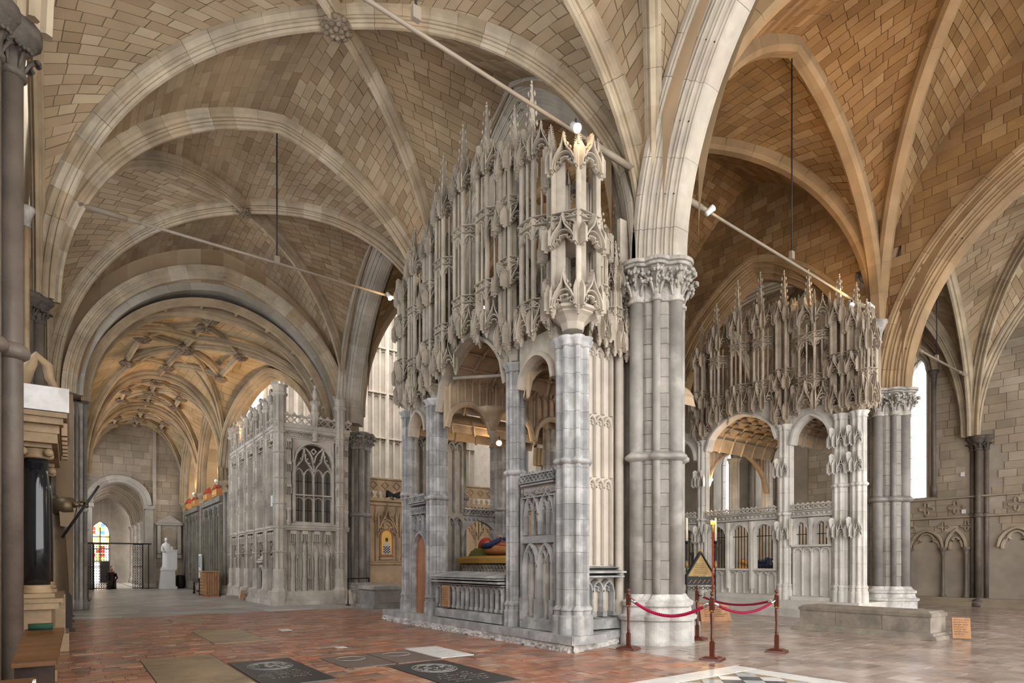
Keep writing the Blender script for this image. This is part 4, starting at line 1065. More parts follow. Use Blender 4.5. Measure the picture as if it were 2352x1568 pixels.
def cresting(m,f,u0,u1,z,h,st,d=.05):
    """pierced run of lozenges between two fillets with a jagged top"""
    m.bar(f,[(u0,z),(u1,z)],h*.16,0,d*1.4,.6); m.bar(f,[(u0,z+h*.72),(u1,z+h*.72)],h*.14,0,d*1.2,.6)
    n=max(1,round((u1-u0)/st)); s=(u1-u0)/n
    for i in range(n):
        a=u0+s*i
        m.bar(f,[(a,z+h*.05),(a+s,z+h*.7)],h*.10,0,d,.5); m.bar(f,[(a,z+h*.7),(a+s,z+h*.05)],h*.10,0,d,.5)
        m.add([f.p(a+s*.12,z+h*.72,d*.2),f.p(a+s*.88,z+h*.72,d*.2),f.p(a+s*.5,z+h*1.0,d*.2),f.p(a+s*.12,z+h*.72,d),f.p(a+s*.88,z+h*.72,d),f.p(a+s*.5,z+h,d)],[(2,1,0),(3,4,5),(0,1,4,3),(1,2,5,4),(2,0,3,5)])
def fleurons(m,f,u0,u1,z,st,r=.035,d=.03):
    n=max(1,round((u1-u0)/st))
    for i in range(n):
        c=f.p(u0+(i+.5)*(u1-u0)/n,z,d)
        m.octa(c,r)
        for a in range(4): q=R(45+90*a); m.octa(f.p(u0+(i+.5)*(u1-u0)/n+math.cos(q)*r,z+math.sin(q)*r,d*.7),r*.55)
# ================================================================ near chantry with the tall tabernacle canopy
ch=empty('canopied_chantry',label='tall grey canopied chantry chapel with forest of pinnacles beside the rope',cat='chantry')
CG,CC='chantry_grey','chantry_cream'
U0=14.0
fB=Fr((6.86,U0,0),(0,-1,0),(-1,0,0)); fBn=Fr((10.74,7.25,0),(0,1,0),(1,0,0))
# stepped plinth: broken white footing and grey slabs
foot=[(6.66,7.5),(8.25,7.98),(9.65,8.1),(10.2,8.4),(11.05,9.5),(11.05,14.95),(6.72,14.95)]
MB().prism(foot,-.02,.2).build('footing','base_stone',ch)
def rough_edge(a,b,h,n):
    m=MB(); d=vnorm(vsub(b,a)); nn=(-d[1],d[0],0) if (-d[1]*1+d[0]*1)<0 else (d[1],-d[0],0); L=vlen(vsub(b,a)); K=5
    vs=[]
    for i in range(n+1):
        for k in range(K):
            p=vadd(a,d,L*i/n); o=random.uniform(.0,.055)*(1-k/(K-1)*.7); vs.append((p[0]+nn[0]*o,p[1]+nn[1]*o,h*k/(K-1)))
    m.add(vs,[(i*K+k,(i+1)*K+k,(i+1)*K+k+1,i*K+k+1) for i in range(n) for k in range(K-1)]); return m
rough_edge((6.66,14.95,0),(6.64,7.48,0),.135,150).build('rough_footing','base_stone',ch)
rough_edge((6.66,7.48,0),(8.25,7.96,0),.135,36).build('rough_footing','base_stone',ch)
sl=[7.42,8.6,9.9,11.2,12.3,13.5,15.02]
for a,b in zip(sl,sl[1:]): MB().taper(6.6+.012*(a-7.4),7.4,a+.004,b-.004,.13,.27,.012).build('plinth_slab',CG,ch)
for (x0,x1,ya,yb) in ((6.63,7.5,0,.26),(7.5,8.3,.26,.5)):
    MB().prism([(x0,7.42+ya),(x1,7.42+yb),(x1,8.7),(x0,8.7)],.12,.262).build('plinth_slab',CG,ch)
MB().prism([(7.3,7.99),(9.7,8.12),(11.02,9.5),(11.02,14.98),(7.3,14.98)],.1,.26).build('floor_slab',CG,ch)
POST=[(.0,.21,6.98),(1.40,.26,6.98),(4.53,.20,6.97),(6.14,.31,7.0)]
for i,(u,r,px_) in enumerate(POST):
    for s in (0,1):
        c=(px_,U0-u) if s==0 else (10.48,U0-u)
        if s==1 and i==3: continue
        post(ch,c,r,.26,3.2 if i!=1 else 3.0,5.28,CG)
post(ch,(10.3,8.9),.22,.26,3.2,5.28,CG)
# --- east screen bay
def screen_bay(par,f,u0,u1,door):
    o=empty('screen',parent=par); w=u1-u0; uc=(u0+u1)/2
    bk=MB()
    if not door:
        bk.fbox(f,u0,u1,.26,1.84,-.16,-.06); bk.fbox(f,u0,u1,2.74,2.92,-.16,-.06); bk.build('back_panel','chantry_panel',o)
        m=MB(); blind_lights(m,f,u0+.09,u1-.05,.5,1.72,4,.045,.07,rise=.26)
        m2=MB(); blind_lights(m2,f,u0+.09,u1-.05,.42,1.82,2,.07,.11,rise=.42,cusp=False,base=.42)
        Fd=Fr(f.p(0,0,-.06),f.u,f.n)
        for mm in (m,m2): mm.v=[vadd(p,f.n,-.06) for p in mm.v]
        m.build('blind_tracery',CG,o); m2.build('blind_arch',CG,o)
        MB().fbox(f,u0,u1,.26,.5,-.12,.06,.02).build('base_course',CG,o)
        MB().fbox(f,u0,u1,1.82,1.99,-.14,.03,.02).build('transom',CG,o)
        t=MB(); blind_lights(t,f,u0+.09,u1-.05,1.99,2.62,4,.045,.07,rise=.2); blind_lights(t,f,u0+.09,u1-.05,1.99,2.74,2,.06,.10,rise=.4,cusp=False); t.v=[vadd(p,f.n,-.08) for p in t.v]; t.build('window_tracery',CG,o)
    else:
        a=arch(u0+.12,u1-.06,1.75,.45,6)
        MB().fpoly(f,[(u0+.12,.27),(u1-.06,.27)]+a[::-1],-.14,-.09).build('door','wood_door',o)
        pl=MB(); pl.bar(f,[(u0+.1,.27)]+arch(u0+.1,u1-.04,1.75,.48,6)+[(u1-.04,.27)],.1,-.14,.02,.5); pl.build('door_arch',CG,o)
        bk.fbox(f,u0,u1,2.26,2.9,-.16,-.08); bk.build('back_panel','chantry_grey',o)
        t=MB(); blind_lights(t,f,u0+.08,u1-.04,2.3,2.66,3,.04,.06,rise=.16); t.v=[vadd(p,f.n,-.08) for p in t.v]; t.build('blind_tracery',CG,o)
    c=MB(); c.fbox(f,u0,u1,2.88,2.94,-.2,.05,.015).fbox(f,u0,u1,2.66,2.7,-.1,.03,.01); fleurons(c,f,u0,u1,2.8,.13); c.build('frieze',CG,o)
    k=MB(); cresting(k,f,u0,u1,2.95,.2,.11,.06); k.fbox(f,u0,u1,2.94,3.1,-.08,-.02); k.build('cresting',CG,o)
    fr=MB(); fr.bar(f,[(u0+.03,.3),(u0+.03,2.68)],.06,-.1,.04,.5); fr.bar(f,[(u1-.0,.3),(u1-.0,2.68)],.06,-.1,.04,.5); fr.build('frame',CG,o)
    return o
screen_bay(ch,fB,4.86,5.86,False); screen_bay(ch,fB,.28,1.16,True)
screen_bay(ch,fBn,1.9,2.6,False); screen_bay(ch,fBn,5.3,6.2,False)
# --- rail with balusters before the tomb
rl=empty('tomb_rail',parent=ch)
ra,rb=1.72,4.36
MB().fbox(fB,ra,rb,.26,.5,-.25,.12,.03).build('kerb',CG,rl)
for i in range(15):
    u=ra+.03+(rb-ra-.06)*i/14
    MB().bar(fB,[(u,.5),(u,.86)],.05,0,.10,.4).fbox(fB,u-.035,u+.035,.5,.58,0,.11,.01).build('baluster',CG,rl)
for i in range(14):
    a=ra+.03+(rb-ra-.06)*i/14; b=ra+.03+(rb-ra-.06)*(i+1)/14
    m=MB(); m.bar(fB,arch(a,b,.84,.15,5),.045,0,.09,.4); m.fpoly(fB,[(a,.86),((a+b)/2,1.0),(a,1.0)],0,.05).fpoly(fB,[(b,1.0),((a+b)/2,1.0),(b,.86)],0,.05)
    for s in (-1,1): m.bar(fB,[((a+b)/2+s*.06,.86),((a+b)/2+s*.025,.88),((a+b)/2,.95)],.02,0,.04,.5)
    m.build('arch_head',CG,rl)
MB().fbox(fB,ra,rb,.5,1.0,-.22,-.16).build('back_panel','chantry_warm',rl)
m=MB()
for z0,z1,d in ((1.0,1.05,.12),(1.05,1.12,.2),(1.12,1.18,.24)): m.fbox(fB,ra-.04,rb+.02,z0,z1,-.3,d,.015)
m.hexa([fB.p(ra-.06,1.18,-.35),fB.p(rb+.02,1.18,-.35),fB.p(rb+.02,1.18,.26),fB.p(ra-.06,1.18,.26),fB.p(ra-.06,1.30,-.35),fB.p(rb+.02,1.30,-.35),fB.p(rb+.02,1.22,.2),fB.p(ra-.06,1.22,.2)])
m.build('ledge',CG,rl)
# --- arches over the openings
def opening_arch(par,f,u0,u1,zs,rise,zt,mat_=CC,d=.08):
    o=empty('opening_arch',parent=par); a=arch(u0,u1,zs,rise,10)
    MB().bar(f,arch(u0+.04,u1-.04,zs,rise-.03,10),.14,-.2,d,.45).build('arch_moulding',mat_,o)
    m=MB(); up=[(p[0],max(zt,p[1]+.1)) for p in a]
    for i in range(len(a)-1):
        q=[a[i],a[i+1],up[i+1],up[i]]; m.fpoly(f,q,-.14,0)
    m.build('spandrel',mat_,o); return o
opening_arch(ch,fB,1.66,4.42,4.95,1.32,6.3); opening_arch(ch,fB,4.8,5.86,4.72,.56,5.6); opening_arch(ch,fB,.24,1.16,4.62,.58,5.5)
opening_arch(ch,fBn,2.7,5.1,5.0,1.1,6.2);  opening_arch(ch,fBn,5.3,6.2,4.72,.56,5.6)
# --- vault inside, with carved ribs
vt=empty('inner_vault',parent=ch)
def tunnel(u0,u1,zs,rise,name):
    a=arch(u0,u1,zs,rise,8); m=MB(); xs=[6.9+ (10.7-6.9)*k/6 for k in range(7)]; n=len(a)
    vs=[(x,U0-p[0],p[1]+.06) for x in xs for p in a]
    m.add(vs,[(i*n+k,i*n+k+1,(i+1)*n+k+1,(i+1)*n+k) for i in range(6) for k in range(n-1)],True); m.build('vault_shell','chantry_warm',vt)
    for x in xs[1:-1]: MB().tube([(x,U0-p[0],p[1]+.02) for p in a],.035,5).build('cross_rib','chantry_warm',vt)
    for q in range(1,n-1,2):
        MB().tube([(x,U0-a[q][0],a[q][1]+.02) for x in xs],.03,5).build('ridge_rib','chantry_warm',vt)
    for x in xs[1:-1:2]:
        for q in range(1,n-1,2): boss(vt,(x,U0-a[q][0],a[q][1]-.01),.07,'chantry_warm')
tunnel(1.66,4.42,4.95,1.32,'mid'); tunnel(4.8,5.86,4.72,.56,'e'); tunnel(.24,1.16,4.62,.58,'w')
# inner cross walls with panelling over two low arches
for yy,nn in ((12.05,-1),(9.05,1)):
    fI=Fr((7.2,yy,0),(1,0,0),(0,nn,0)); o=empty('inner_panelled_wall',parent=ch)
    for k in range(3):
        a0=-.3+1.26*k; a1=a0+1.24
        top=arch(a0,a1,4.55,.62,8)
        for i in range(len(top)-1): MB
        m=MB()
        for i in range(len(top)-1): m.fpoly(fI,[top[i],top[i+1],(top[i+1][0],6.15),(top[i][0],6.15)],-.1,0)
        m.build('panelling','chantry_warm',o)
        MB().bar(fI,arch(a0+.02,a1-.02,4.55,.62,8),.14,0,.08,.6).build('carved_rim','chantry_warm',o)
        r=MB()
        for i in range(6):
            u=a0+.1+i*.2; xx=min(u-a0,a1-u); zb=4.55+arc_z(xx,.62,.62)
            r.bar(fI,[(u,zb),(u,6.15)],.045,0,.06,.4)
            r.bar(fI,arch(u,u+.2,5.55,.12,3),.035,0,.05,.4)
        r.build('panel_ribs','chantry_warm',o)
    put('pendant','pendant',g_pendant,CC,o,fI.p(.95,4.6,.06),0,(.22,.22,.32))
    MB().lathe(fI.p(.95,4.5,.0),[(.04,0),(.14,.25),(.3,.5),(.5,.62)],8,sm=True).build('fan_corbel','chantry_warm',o)
MB().tube([(6.95,11.82,5.62),(9.9,9.2,5.72)],.035,10).build('tie_bar','chantry_cream',ch)
# west end wall: dark panelling, an opening and a crested screen
fWw=Fr((6.95,14.12,0),(1,0,0),(0,-1,0)); ww=empty('west_end',parent=ch)
MB().fbox(fWw,.15,1.68,.26,4.9,-.15,0).build('panelled_pier','purbeck_block',ww)
m=MB(); blind_lights(m,fWw,.2,1.62,.4,2.7,6,.06,.08,rise=.2); blind_lights(m,fWw,.2,1.62,2.85,4.7,6,.06,.08,rise=.2); m.build('blind_tracery','chantry_grey',ww)
post(ww,(9.95,14.2),.34,.26,3.0,4.9,CG)
m=MB(); opn=arch(1.68,2.75,2.2,.45,6)
for i_ in range(len(opn)-1): m.fpoly(fWw,[opn[i_],opn[i_+1],(opn[i_+1][0],2.75),(opn[i_][0],2.75)],-.12,0)
cresting(m,fWw,1.68,2.75,2.8,.22,.12); fleurons(m,fWw,1.68,2.75,2.68,.14); m.fbox(fWw,1.68,2.75,2.74,3.0,-.1,-.03); m.build('crested_screen','chantry_grey',ww)
MB().fbox(fWw,3.2,3.9,.26,4.9,-.15,0).build('panelled_pier','purbeck_block',ww)
# --- canopy: tall three-sided bays and polygonal turrets
cn=dict(mat_=CC)
canopy_bay(ch,'canopy_bay',fB,.7,.34,.18,5.32,(6.35,7.6),8.75,.55,CC)
canopy_bay(ch,'canopy_bay',fB,1.38,.25,.14,5.75,(6.9,8.1),9.3,.8,CC,d0=-.16)
canopy_bay(ch,'canopy_bay',fB,2.1,.36,.2,5.75,(6.7,8.15),9.45,.85,CC)
canopy_bay(ch,'canopy_bay',fB,2.95,.40,.22,6.22,(7.0,8.45),9.6,.9,CC)
canopy_bay(ch,'canopy_bay',fB,3.85,.40,.22,6.05,(7.0,8.4),9.5,.85,CC)
canopy_bay(ch,'canopy_bay',fB,5.3,.42,.2,5.55,(6.1,7.55),9.0,.85,CC)
turret(ch,'canopy_turret',(6.98,U0),.28,5.55,8.35,(6.3,7.4),CC,a0=R(90),fr=fB,sp=.85)
turret(ch,'canopy_turret',(6.98,U0-1.4),.30,5.55,8.95,(6.35,7.7),CC,a0=R(90),fr=fB,sp=.95)
turret(ch,'canopy_turret',(6.97,U0-4.53),.30,5.62,9.25,(6.95,8.1),CC,a0=R(90),fr=fB,sp=.75)
turret(ch,'canopy_turret',(7.0,U0-6.14),.44,5.72,8.35,(7.0,),CC,a0=R(60),fr=fB,sp=0)
# east side
fBe=Fr((7.45,8.0,0),(1,0,0),(0,-1,0))
canopy_bay(ch,'canopy_bay',fBe,.28,.2,.12,5.5,(6.4,),7.25,.3,CC,gz=.5)
canopy_bay(ch,'canopy_bay',fBe,.68,.16,.1,5.4,(6.1,),6.75,.3,CC,gz=.5)
canopy_bay(ch,'canopy_bay',fBe,.98,.14,.1,5.35,(),6.0,.3,CC,gz=.45)
# north face, seen through the lattice
for u,w,z0,tp,sp in ((2.3,.4,6.0,9.3,.8),(3.3,.4,6.3,9.5,.8),(4.3,.4,6.2,9.4,.8),(5.75,.42,5.6,8.9,.8)):
    canopy_bay(ch,'canopy_bay',fBn,u,w,.2,z0,((z0+tp)/2,),tp,sp,CC,sub=False)
for u in (1.6,5.1,6.6): turret(ch,'canopy_turret',(10.5,7.25+u),.3,5.55,8.7,(7.1,),CC,a0=R(90),fr=fBn,sp=.7)
# inner spine of fins that closes the lattice
sp_=MB()
for k in range(9): sp_.box(8.2,9.6,7.9+k*.72,7.98+k*.72,6.4,8.3-abs(k-4)*.12)
sp_.build('inner_fins',CC,ch)
# --- recessed panelled east end with ledge
fe=Fr((7.3,8.12,0),(1,0,0),(0,-1,0)); o=empty('east_panel',parent=ch)
MB().fbox(fe,-.1,1.25,.26,5.5,-.2,0).build('back_panel','chantry_panel',o)
m=MB(); blind_lights(m,fe,.05,.85,1.45,3.0,4,.06,.07,rise=.16); blind_lights(m,fe,.05,.85,3.05,4.15,4,.06,.07,rise=.16); blind_lights(m,fe,.05,.85,4.2,5.4,4,.06,.07,rise=.16); m.build('upper_panelling','chantry_panel',o)
m=MB(); blind_lights(m,fe,.05,.85,.5,1.15,3,.07,.12,rise=.2,base=.1); m.build('lower_panelling',CG,o)
MB().fbox(fe,-.1,.95,1.2,1.27,0,.3,.02).fbox(fe,-.1,.95,1.27,1.36,0,.36,.03).fbox(fe,-.1,.95,1.36,1.42,0,.2,.03).fbox(fe,0,.95,.26,.5,0,.22,.03).build('ledge',CG,o)
MB().lathe((8.3,8.02,.26),[(.12,0),(.12,.5),(.08,.55),(.08,5.2)],12).build('angle_shaft','chantry_panel',o)
# information board on the rail
sgn=empty('information_board',label='orange wooden notice hung on the tomb rail',cat='sign')
MB().fbox(fB,2.12,2.42,.52,1.0,.13,.16,.006).build('board','wood_light',sgn)
def lines(m,f,u0,u1,zt,n,dz,d,h=.012,head=True):
    for k in range(n):
        z=zt-k*dz; e=random.uniform(.0,.25)*(u1-u0) if k else 0
        x=u0
        while x<u1-e-.02:
            w=random.uniform(.02,.06); m.fbox(f,x,min(x+w,u1-e),z-h,z,d,d+.002); x+=w+.012
m=MB(); lines(m,fB,2.15,2.39,.93,9,.042,.16); m.build('lettering','ink',sgn)
# --- tomb and painted effigy inside
tb=empty('tomb_chest',label='dark tomb chest with pierced band inside the near chantry',cat='tomb')
MB().box(8.2,9.3,10.75,13.4,.26,1.25).build('chest','chantry_grey',tb)
MB().box(8.05,9.45,10.6,13.52,1.48,1.6).taper(8.1,9.4,10.65,13.47,1.6,1.66,.05).build('top_slab','gold',tb)
fT=Fr((8.15,13.45,.1),(0,-1,0),(-1,0,0)); m=MB(); m.fbox(fT,0,2.75,1.12,1.38,-.5,-.03)
m2=MB()
for i in range(19):
    a=.05+i*.14; m2.bar(fT,[(a,1.15),(a+.14,1.36)],.03,-.03,.03,.5).bar(fT,[(a,1.36),(a+.14,1.15)],.03,-.03,.03,.5)
m.build('band_back','iron',tb); m2.build('pierced_band','chantry_cream',tb)
ef=empty('recumbent_effigy',label='painted effigy in red robes lying on the tomb inside the near chantry',cat='effigy')
EX=8.6; EZ=1.66; DY=1.4
def body(m,secs,n=14,flat=0):
    """lofted body along y: (y, half width, height, z0)"""
    vs=[]
    for y,w,h,z0 in secs:
        for k in range(n):
            a=2*math.pi*k/n; vs.append((EX+w*math.cos(a),y+DY,z0+h*.5+h*.5*math.sin(a)))
    fs=[(i*n+k,i*n+(k+1)%n,(i+1)*n+(k+1)%n,(i+1)*n+k) for i in range(len(secs)-1) for k in range(n)]+[tuple(range(n))[::-1],tuple(range((len(secs)-1)*n,len(secs)*n))]
    return m.add(vs,fs,True)
MB_=MB(); body(MB_,[(9.4,.12,.2,EZ),(9.5,.2,.3,EZ),(9.8,.27,.28,EZ),(10.4,.31,.30,EZ),(10.9,.34,.36,EZ),(11.15,.33,.36,EZ),(11.3,.24,.30,EZ+.03),(11.38,.12,.22,EZ+.07)])
MB_.build('robe','paint_orange',ef)
fo=MB()
for k in range(7):
    q=-.24+.08*k; fo.tube([(EX+q*.7,9.55+DY,EZ+.3-.2*abs(q)),(EX+q,10.3+DY,EZ+.31-.3*abs(q)),(EX+q*1.1,11.1+DY,EZ+.36-.3*abs(q))],.022,6)
fo.build('robe_folds','paint_red',ef)
MB().ellip((EX,11.52+DY,EZ+.24),(.105,.14,.13),12,10).ellip((EX,11.47+DY,EZ+.36),(.02,.03,.03),6,5).build('head','skin',ef)
h=MB(); h.lathe((0,0,0),[(.33,0),(.34,.03),(.19,.05),(.16,.16),(.0,.19)],20); q=Matrix.Rotation(R(-80),4,'X'); h.v=[tuple(q@Vector(p)) for p in h.v]; h.v=[(p[0]*.62+EX,p[1]*.9+11.58+DY,p[2]*.62+EZ+.27) for p in h.v]; h.build('hat','paint_red',ef)
a=MB()
for s in (-1,1): a.tube([(EX+s*.30,11.2+DY,EZ+.24),(EX+s*.36,10.85+DY,EZ+.26),(EX+s*.2,10.72+DY,EZ+.38),(EX+s*.03,10.86+DY,EZ+.43)],[.08,.075,.06,.04],8)
a.build('sleeves','paint_blue',ef)
hn=MB()
for s in (-1,1):
    hn.ellip((EX+s*.02,10.95+DY,EZ+.46),(.018,.07,.045),8,6)
    for k in range(4): hn.tube([(EX+s*.014,10.99+DY,EZ+.44+.018*k),(EX+s*.012,11.06+DY-.006*k,EZ+.45+.018*k),(EX+s*.008,11.10+DY-.008*abs(k-1.5),EZ+.455+.018*k)],[.010,.009,.006],6)
    hn.tube([(EX+s*.03,10.92+DY,EZ+.49),(EX+s*.03,10.97+DY,EZ+.52),(EX+s*.02,11.01+DY,EZ+.53)],[.012,.011,.007],6)
hn.build('praying_hands','skin',ef)
MB().taper(EX-.36,EX+.36,11.35+DY,11.85+DY,EZ,EZ+.14,.06).taper(EX-.28,EX+.28,11.4+DY,11.8+DY,EZ+.12,EZ+.2,.05).build('pillows','paint_green',ef)
# ================================================================ far chantry beyond the rope
wc=empty('far_chantry',label='pale chantry chapel with iron-barred screen and brown canopy beyond the rope',cat='chantry')
WS,WK='wayn_stone','wayn_canopy'
fW=Fr((16.62,13.0,0),(0,-1,0),(-1,0,0)); fWn=Fr((20.5,13.0,0),(0,-1,0),(1,0,0))
MB().prism([(16.1,7.25),(19.2,6.95),(19.2,8.4),(20.9,9.2),(20.9,13.9),(16.1,13.9)],0,.22).build('step',WS,wc); MB().prism([(16.35,7.4),(17.9,7.4),(18.2,8.4),(20.8,9.3),(20.8,13.8),(16.35,13.8)],.22,.45,.004).build('plinth',WS,wc)
WP=[(-.75,.2),(.6,.2),(3.42,.22),(4.98,.22),(5.42,.2)]
for u,r in WP:
    post(wc,(16.72,13-u),r,.42,2.9 if u<4 else 3.55,5.45,WS,drum=.5)
    if u<4: post(wc,(20.4,13-u),r,.42,2.9,5.45,WS,drum=.6)
for u in (.6,3.42,4.98,5.42):     # carved niche brackets on the posts
    for z in (2.2,3.9,4.6) if u>4 else (2.2,4.0):
        for q in (-.11,.11): put('niche_canopy','gable',g_gable,WS,wc,(16.5,13-u-q*.9,z),R(-90)+q*3,(.17,1.2,.5))
def wscreen(u0,u1,zsill,n,bars):
    o=empty('barred_screen',parent=wc)
    MB().fbox(fW,u0,u1,.42,zsill-.05,-.2,-.06).build('dado',WS,o)
    m=MB(); blind_lights(m,fW,u0+.05,u1-.05,.58,zsill-.08,n*(3 if n==3 else 2),.05,.06,rise=.13); m.v=[vadd(p,fW.n,-.06) for p in m.v]; m.build('dado_panelling',WS,o)
    MB().fbox(fW,u0,u1,.42,.58,-.1,.1,.03).fbox(fW,u0,u1,zsill-.07,zsill+.02,-.2,.05,.02).build('sill',WS,o)
    L=(u1-u0)/n
    for i in range(n):
        a,b=u0+L*i,u0+L*(i+1); top=arch(a+.06,b-.06,2.35,.34,8)
        q=MB()
        for k in range(len(top)-1): q.fpoly(fW,[top[k],top[k+1],(top[k+1][0],2.76),(top[k][0],2.76)],-.14,-.02)
        q.build('spandrel',WS,o)
        MB().bar(fW,[(a+.07,zsill)]+arch(a+.07,b-.07,2.35,.33,8)+[(b-.07,zsill)],.09,-.14,.03,.5).build('light_frame',WS,o)
        MB().bar(fW,[(a,zsill-.6 if n==3 else zsill),(a,2.75)],.13,-.14,.07,.5).build('mullion',WS,o)
        for k in range(1,bars):
            u=a+.1+(L-.2)*k/bars; x=min(u-a-.06,b-.06-u)
            MB().tube([fW.p(u,zsill,-.1),fW.p(u,2.33+arc_z(x,L/2-.06,.34),-.1)],.014,6).build('iron_bar','iron',o)
        MB().tube([fW.p(a+.08,2.3,-.1),fW.p(b-.08,2.3,-.1)],.013,6).build('cross_bar','iron',o)
    c=MB(); c.fbox(fW,u0,u1,2.76,2.82,-.2,.06,.02).fbox(fW,u0,u1,2.93,2.97,-.15,.06,.01); fleurons(c,fW,u0,u1,2.875,.14,.035,.02); c.fbox(fW,u0,u1,2.8,2.95,-.15,-.03); c.build('frieze',WS,o)
    k=MB(); cresting(k,fW,u0,u1,2.99,.19,.14,.06); k.build('cresting',WS,o)
wscreen(.78,3.2,1.32,3,6); wscreen(3.64,4.78,2.0,2,4); wscreen(-.6,.42,1.32,1,6)
for u in (3.7,4.0,4.3,4.6): pass
def wopen(f,u0,u1,zs,rise,zt,mt=WS): 
    o=opening_arch(wc,f,u0,u1,zs,rise,zt,mt); return o
wopen(fW,.76,3.24,5.1,1.0,6.3); wopen(fW,3.6,4.8,4.85,.78,5.8); wopen(fW,-.6,.42,4.85,.78,5.8)
wopen(fWn,.76,3.24,5.1,1.0,6.3)
MB().fbox(fWn,-.6,3.6,.42,3.1,-.1,0).build('rear_screen',WS,wc)
# vault of the far chantry
def wtun(u0,u1,zs,rise):
    a=arch(u0,u1,zs,rise,8); n=len(a); xs=[16.7+3.7*k/6 for k in range(7)]; o=empty('inner_vault',parent=wc)
    MB().add([(x,13-p[0],p[1]+.05) for x in xs for p in a],[(i*n+k,i*n+k+1,(i+1)*n+k+1,(i+1)*n+k) for i in range(6) for k in range(n-1)],True).build('vault_shell','chantry_warm',o)
    r=MB()
    for x in xs[1:-1]: r.tube([(x,13-p[0],p[1]+.02) for p in a],.04,5)
    for q in range(1,n-1,2): r.tube([(x,13-a[q][0],a[q][1]+.02) for x in xs],.035,5)
    r.build('ribs','chantry_cream',o)
    for x in xs[1:-1]:
        for q in range(2,n-2,2): boss(o,(x,13-a[q][0],a[q][1]),.1,'chantry_warm')
wtun(.76,3.24,5.1,1.0); wtun(3.6,4.8,4.85,.78)
fWi=Fr((16.75,12.35,0),(1,0,0),(0,-1,0)); o=empty('inner_arch',parent=wc)
m=MB(); top=arch(.1,3.5,4.0,1.35,10)
for i in range(len(top)-1): m.fpoly(fWi,[top[i],top[i+1],(top[i+1][0],5.9),(top[i][0],5.9)],-.1,0)
m.build('panelling','chantry_warm',o); r=MB(); r.bar(fWi,top,.12,0,.1,.5)
for i in range(16): u=.15+.21*i; r.bar(fWi,[(u,4.0+arc_z(min(u-.1,3.5-u),1.7,1.35)),(u,5.7)],.04,0,.06,.5)
r.build('panel_ribs','chantry_warm',o)
# canopy
for u,w,z0,tr,tp,s in ((1.25,.32,5.95,(6.65,7.9),8.6,.75),(2.0,.36,6.12,(6.85,8.1),8.85,.95),(2.75,.34,6.05,(6.8,8.05),8.8,.95),(4.2,.52,5.75,(6.6,7.75),8.5,.75),(5.72,.18,5.6,(6.4,),7.4,.5)):
    canopy_bay(wc,'canopy_bay',fW,u,w,.22,z0,tr,tp,s,WK,gz=.75,mw=.065,pin=.45)
for u,z1,s in ((-.6,8.0,.7),(.6,8.2,.8),(3.42,8.75,.85),(4.98,8.2,.7),(5.42,7.9,.6)):
    turret(wc,'canopy_turret',(16.7,13-u),.28,5.62,z1,(6.75,),WK,a0=R(90),fr=fW,sp=s)
for u,w,z0,tp,s in ((.2,.4,5.7,8.0,.8),(1.3,.36,6.0,8.5,.9),(2.1,.36,6.1,8.8,.9),(2.9,.36,6.0,8.7,.9)):
    canopy_bay(wc,'canopy_bay',fWn,u,w,.2,z0,((z0+tp)/2,),tp,s,WK,sub=False,mw=.08,pin=.5)
# painted effigy in the far chantry
we_=empty('recumbent_effigy',label='blue and gold effigy lying behind the iron bars of the far chantry',cat='effigy')
EX2,EZ2=18.3,1.28
MB().taper(17.7,18.9,9.7,12.3,.45,1.28,.03).build('tomb_slab','chantry_cream',we_)
def lb(secs,mt,nm,n=12):
    vs=[]
    for y,w,h in secs:
        for k in range(n): a=2*math.pi*k/n; vs.append((EX2+w*math.cos(a),y,EZ2+h*.5+h*.5*math.sin(a)))
    MB().add(vs,[(i*n+k,i*n+(k+1)%n,(i+1)*n+(k+1)%n,(i+1)*n+k) for i in range(len(secs)-1) for k in range(n)]+[tuple(range(n))[::-1],tuple(range((len(secs)-1)*n,len(secs)*n))],True).build(nm,mt,we_)
lb([(9.9,.15,.22),(10.2,.26,.26),(10.8,.3,.28),(11.2,.34,.34),(11.5,.3,.32),(11.62,.14,.2)],'paint_blue','robe')
MB().ellip((EX2,11.78,EZ2+.2),(.1,.13,.12),10,8).build('head','skin',we_)
MB().taper(EX2-.3,EX2+.3,11.6,12.05,EZ2,EZ2+.12,.05).ellip((EX2,11.95,EZ2+.24),(.12,.16,.1),8,6).build('mitre_and_pillow','gold',we_)
MB().taper(EX2-.2,EX2+.2,10.3,10.9,EZ2+.22,EZ2+.3,.06).build('sash','gold',we_)
MB().tube([(EX2-.3,11.3,EZ2+.25),(EX2-.33,11.0,EZ2+.28),(EX2-.02,11.15,EZ2+.36)],.05,7).tube([(EX2+.3,11.3,EZ2+.25),(EX2+.33,11.0,EZ2+.28),(EX2+.02,11.15,EZ2+.36)],.05,7).build('sleeves','paint_blue',we_)
# ================================================================ box-like chantry (centre left)
fx=empty('box_chantry',label='pale box-like chantry with traceried window and pelican-topped turrets',cat='chantry')
FS='fox_stone'
X0,Y0=5.95,22.15
fxe=Fr((X0,Y0,0),(1,0,0),(0,-1,0)); fxs=Fr((X0,29.7,0),(0,-1,0),(-1,0,0)); EW=2.55; SL=7.5
MB().box(X0+.14,X0+EW,Y0+.14,29.7,.3,2.8).build('lower_wall',FS,fx)
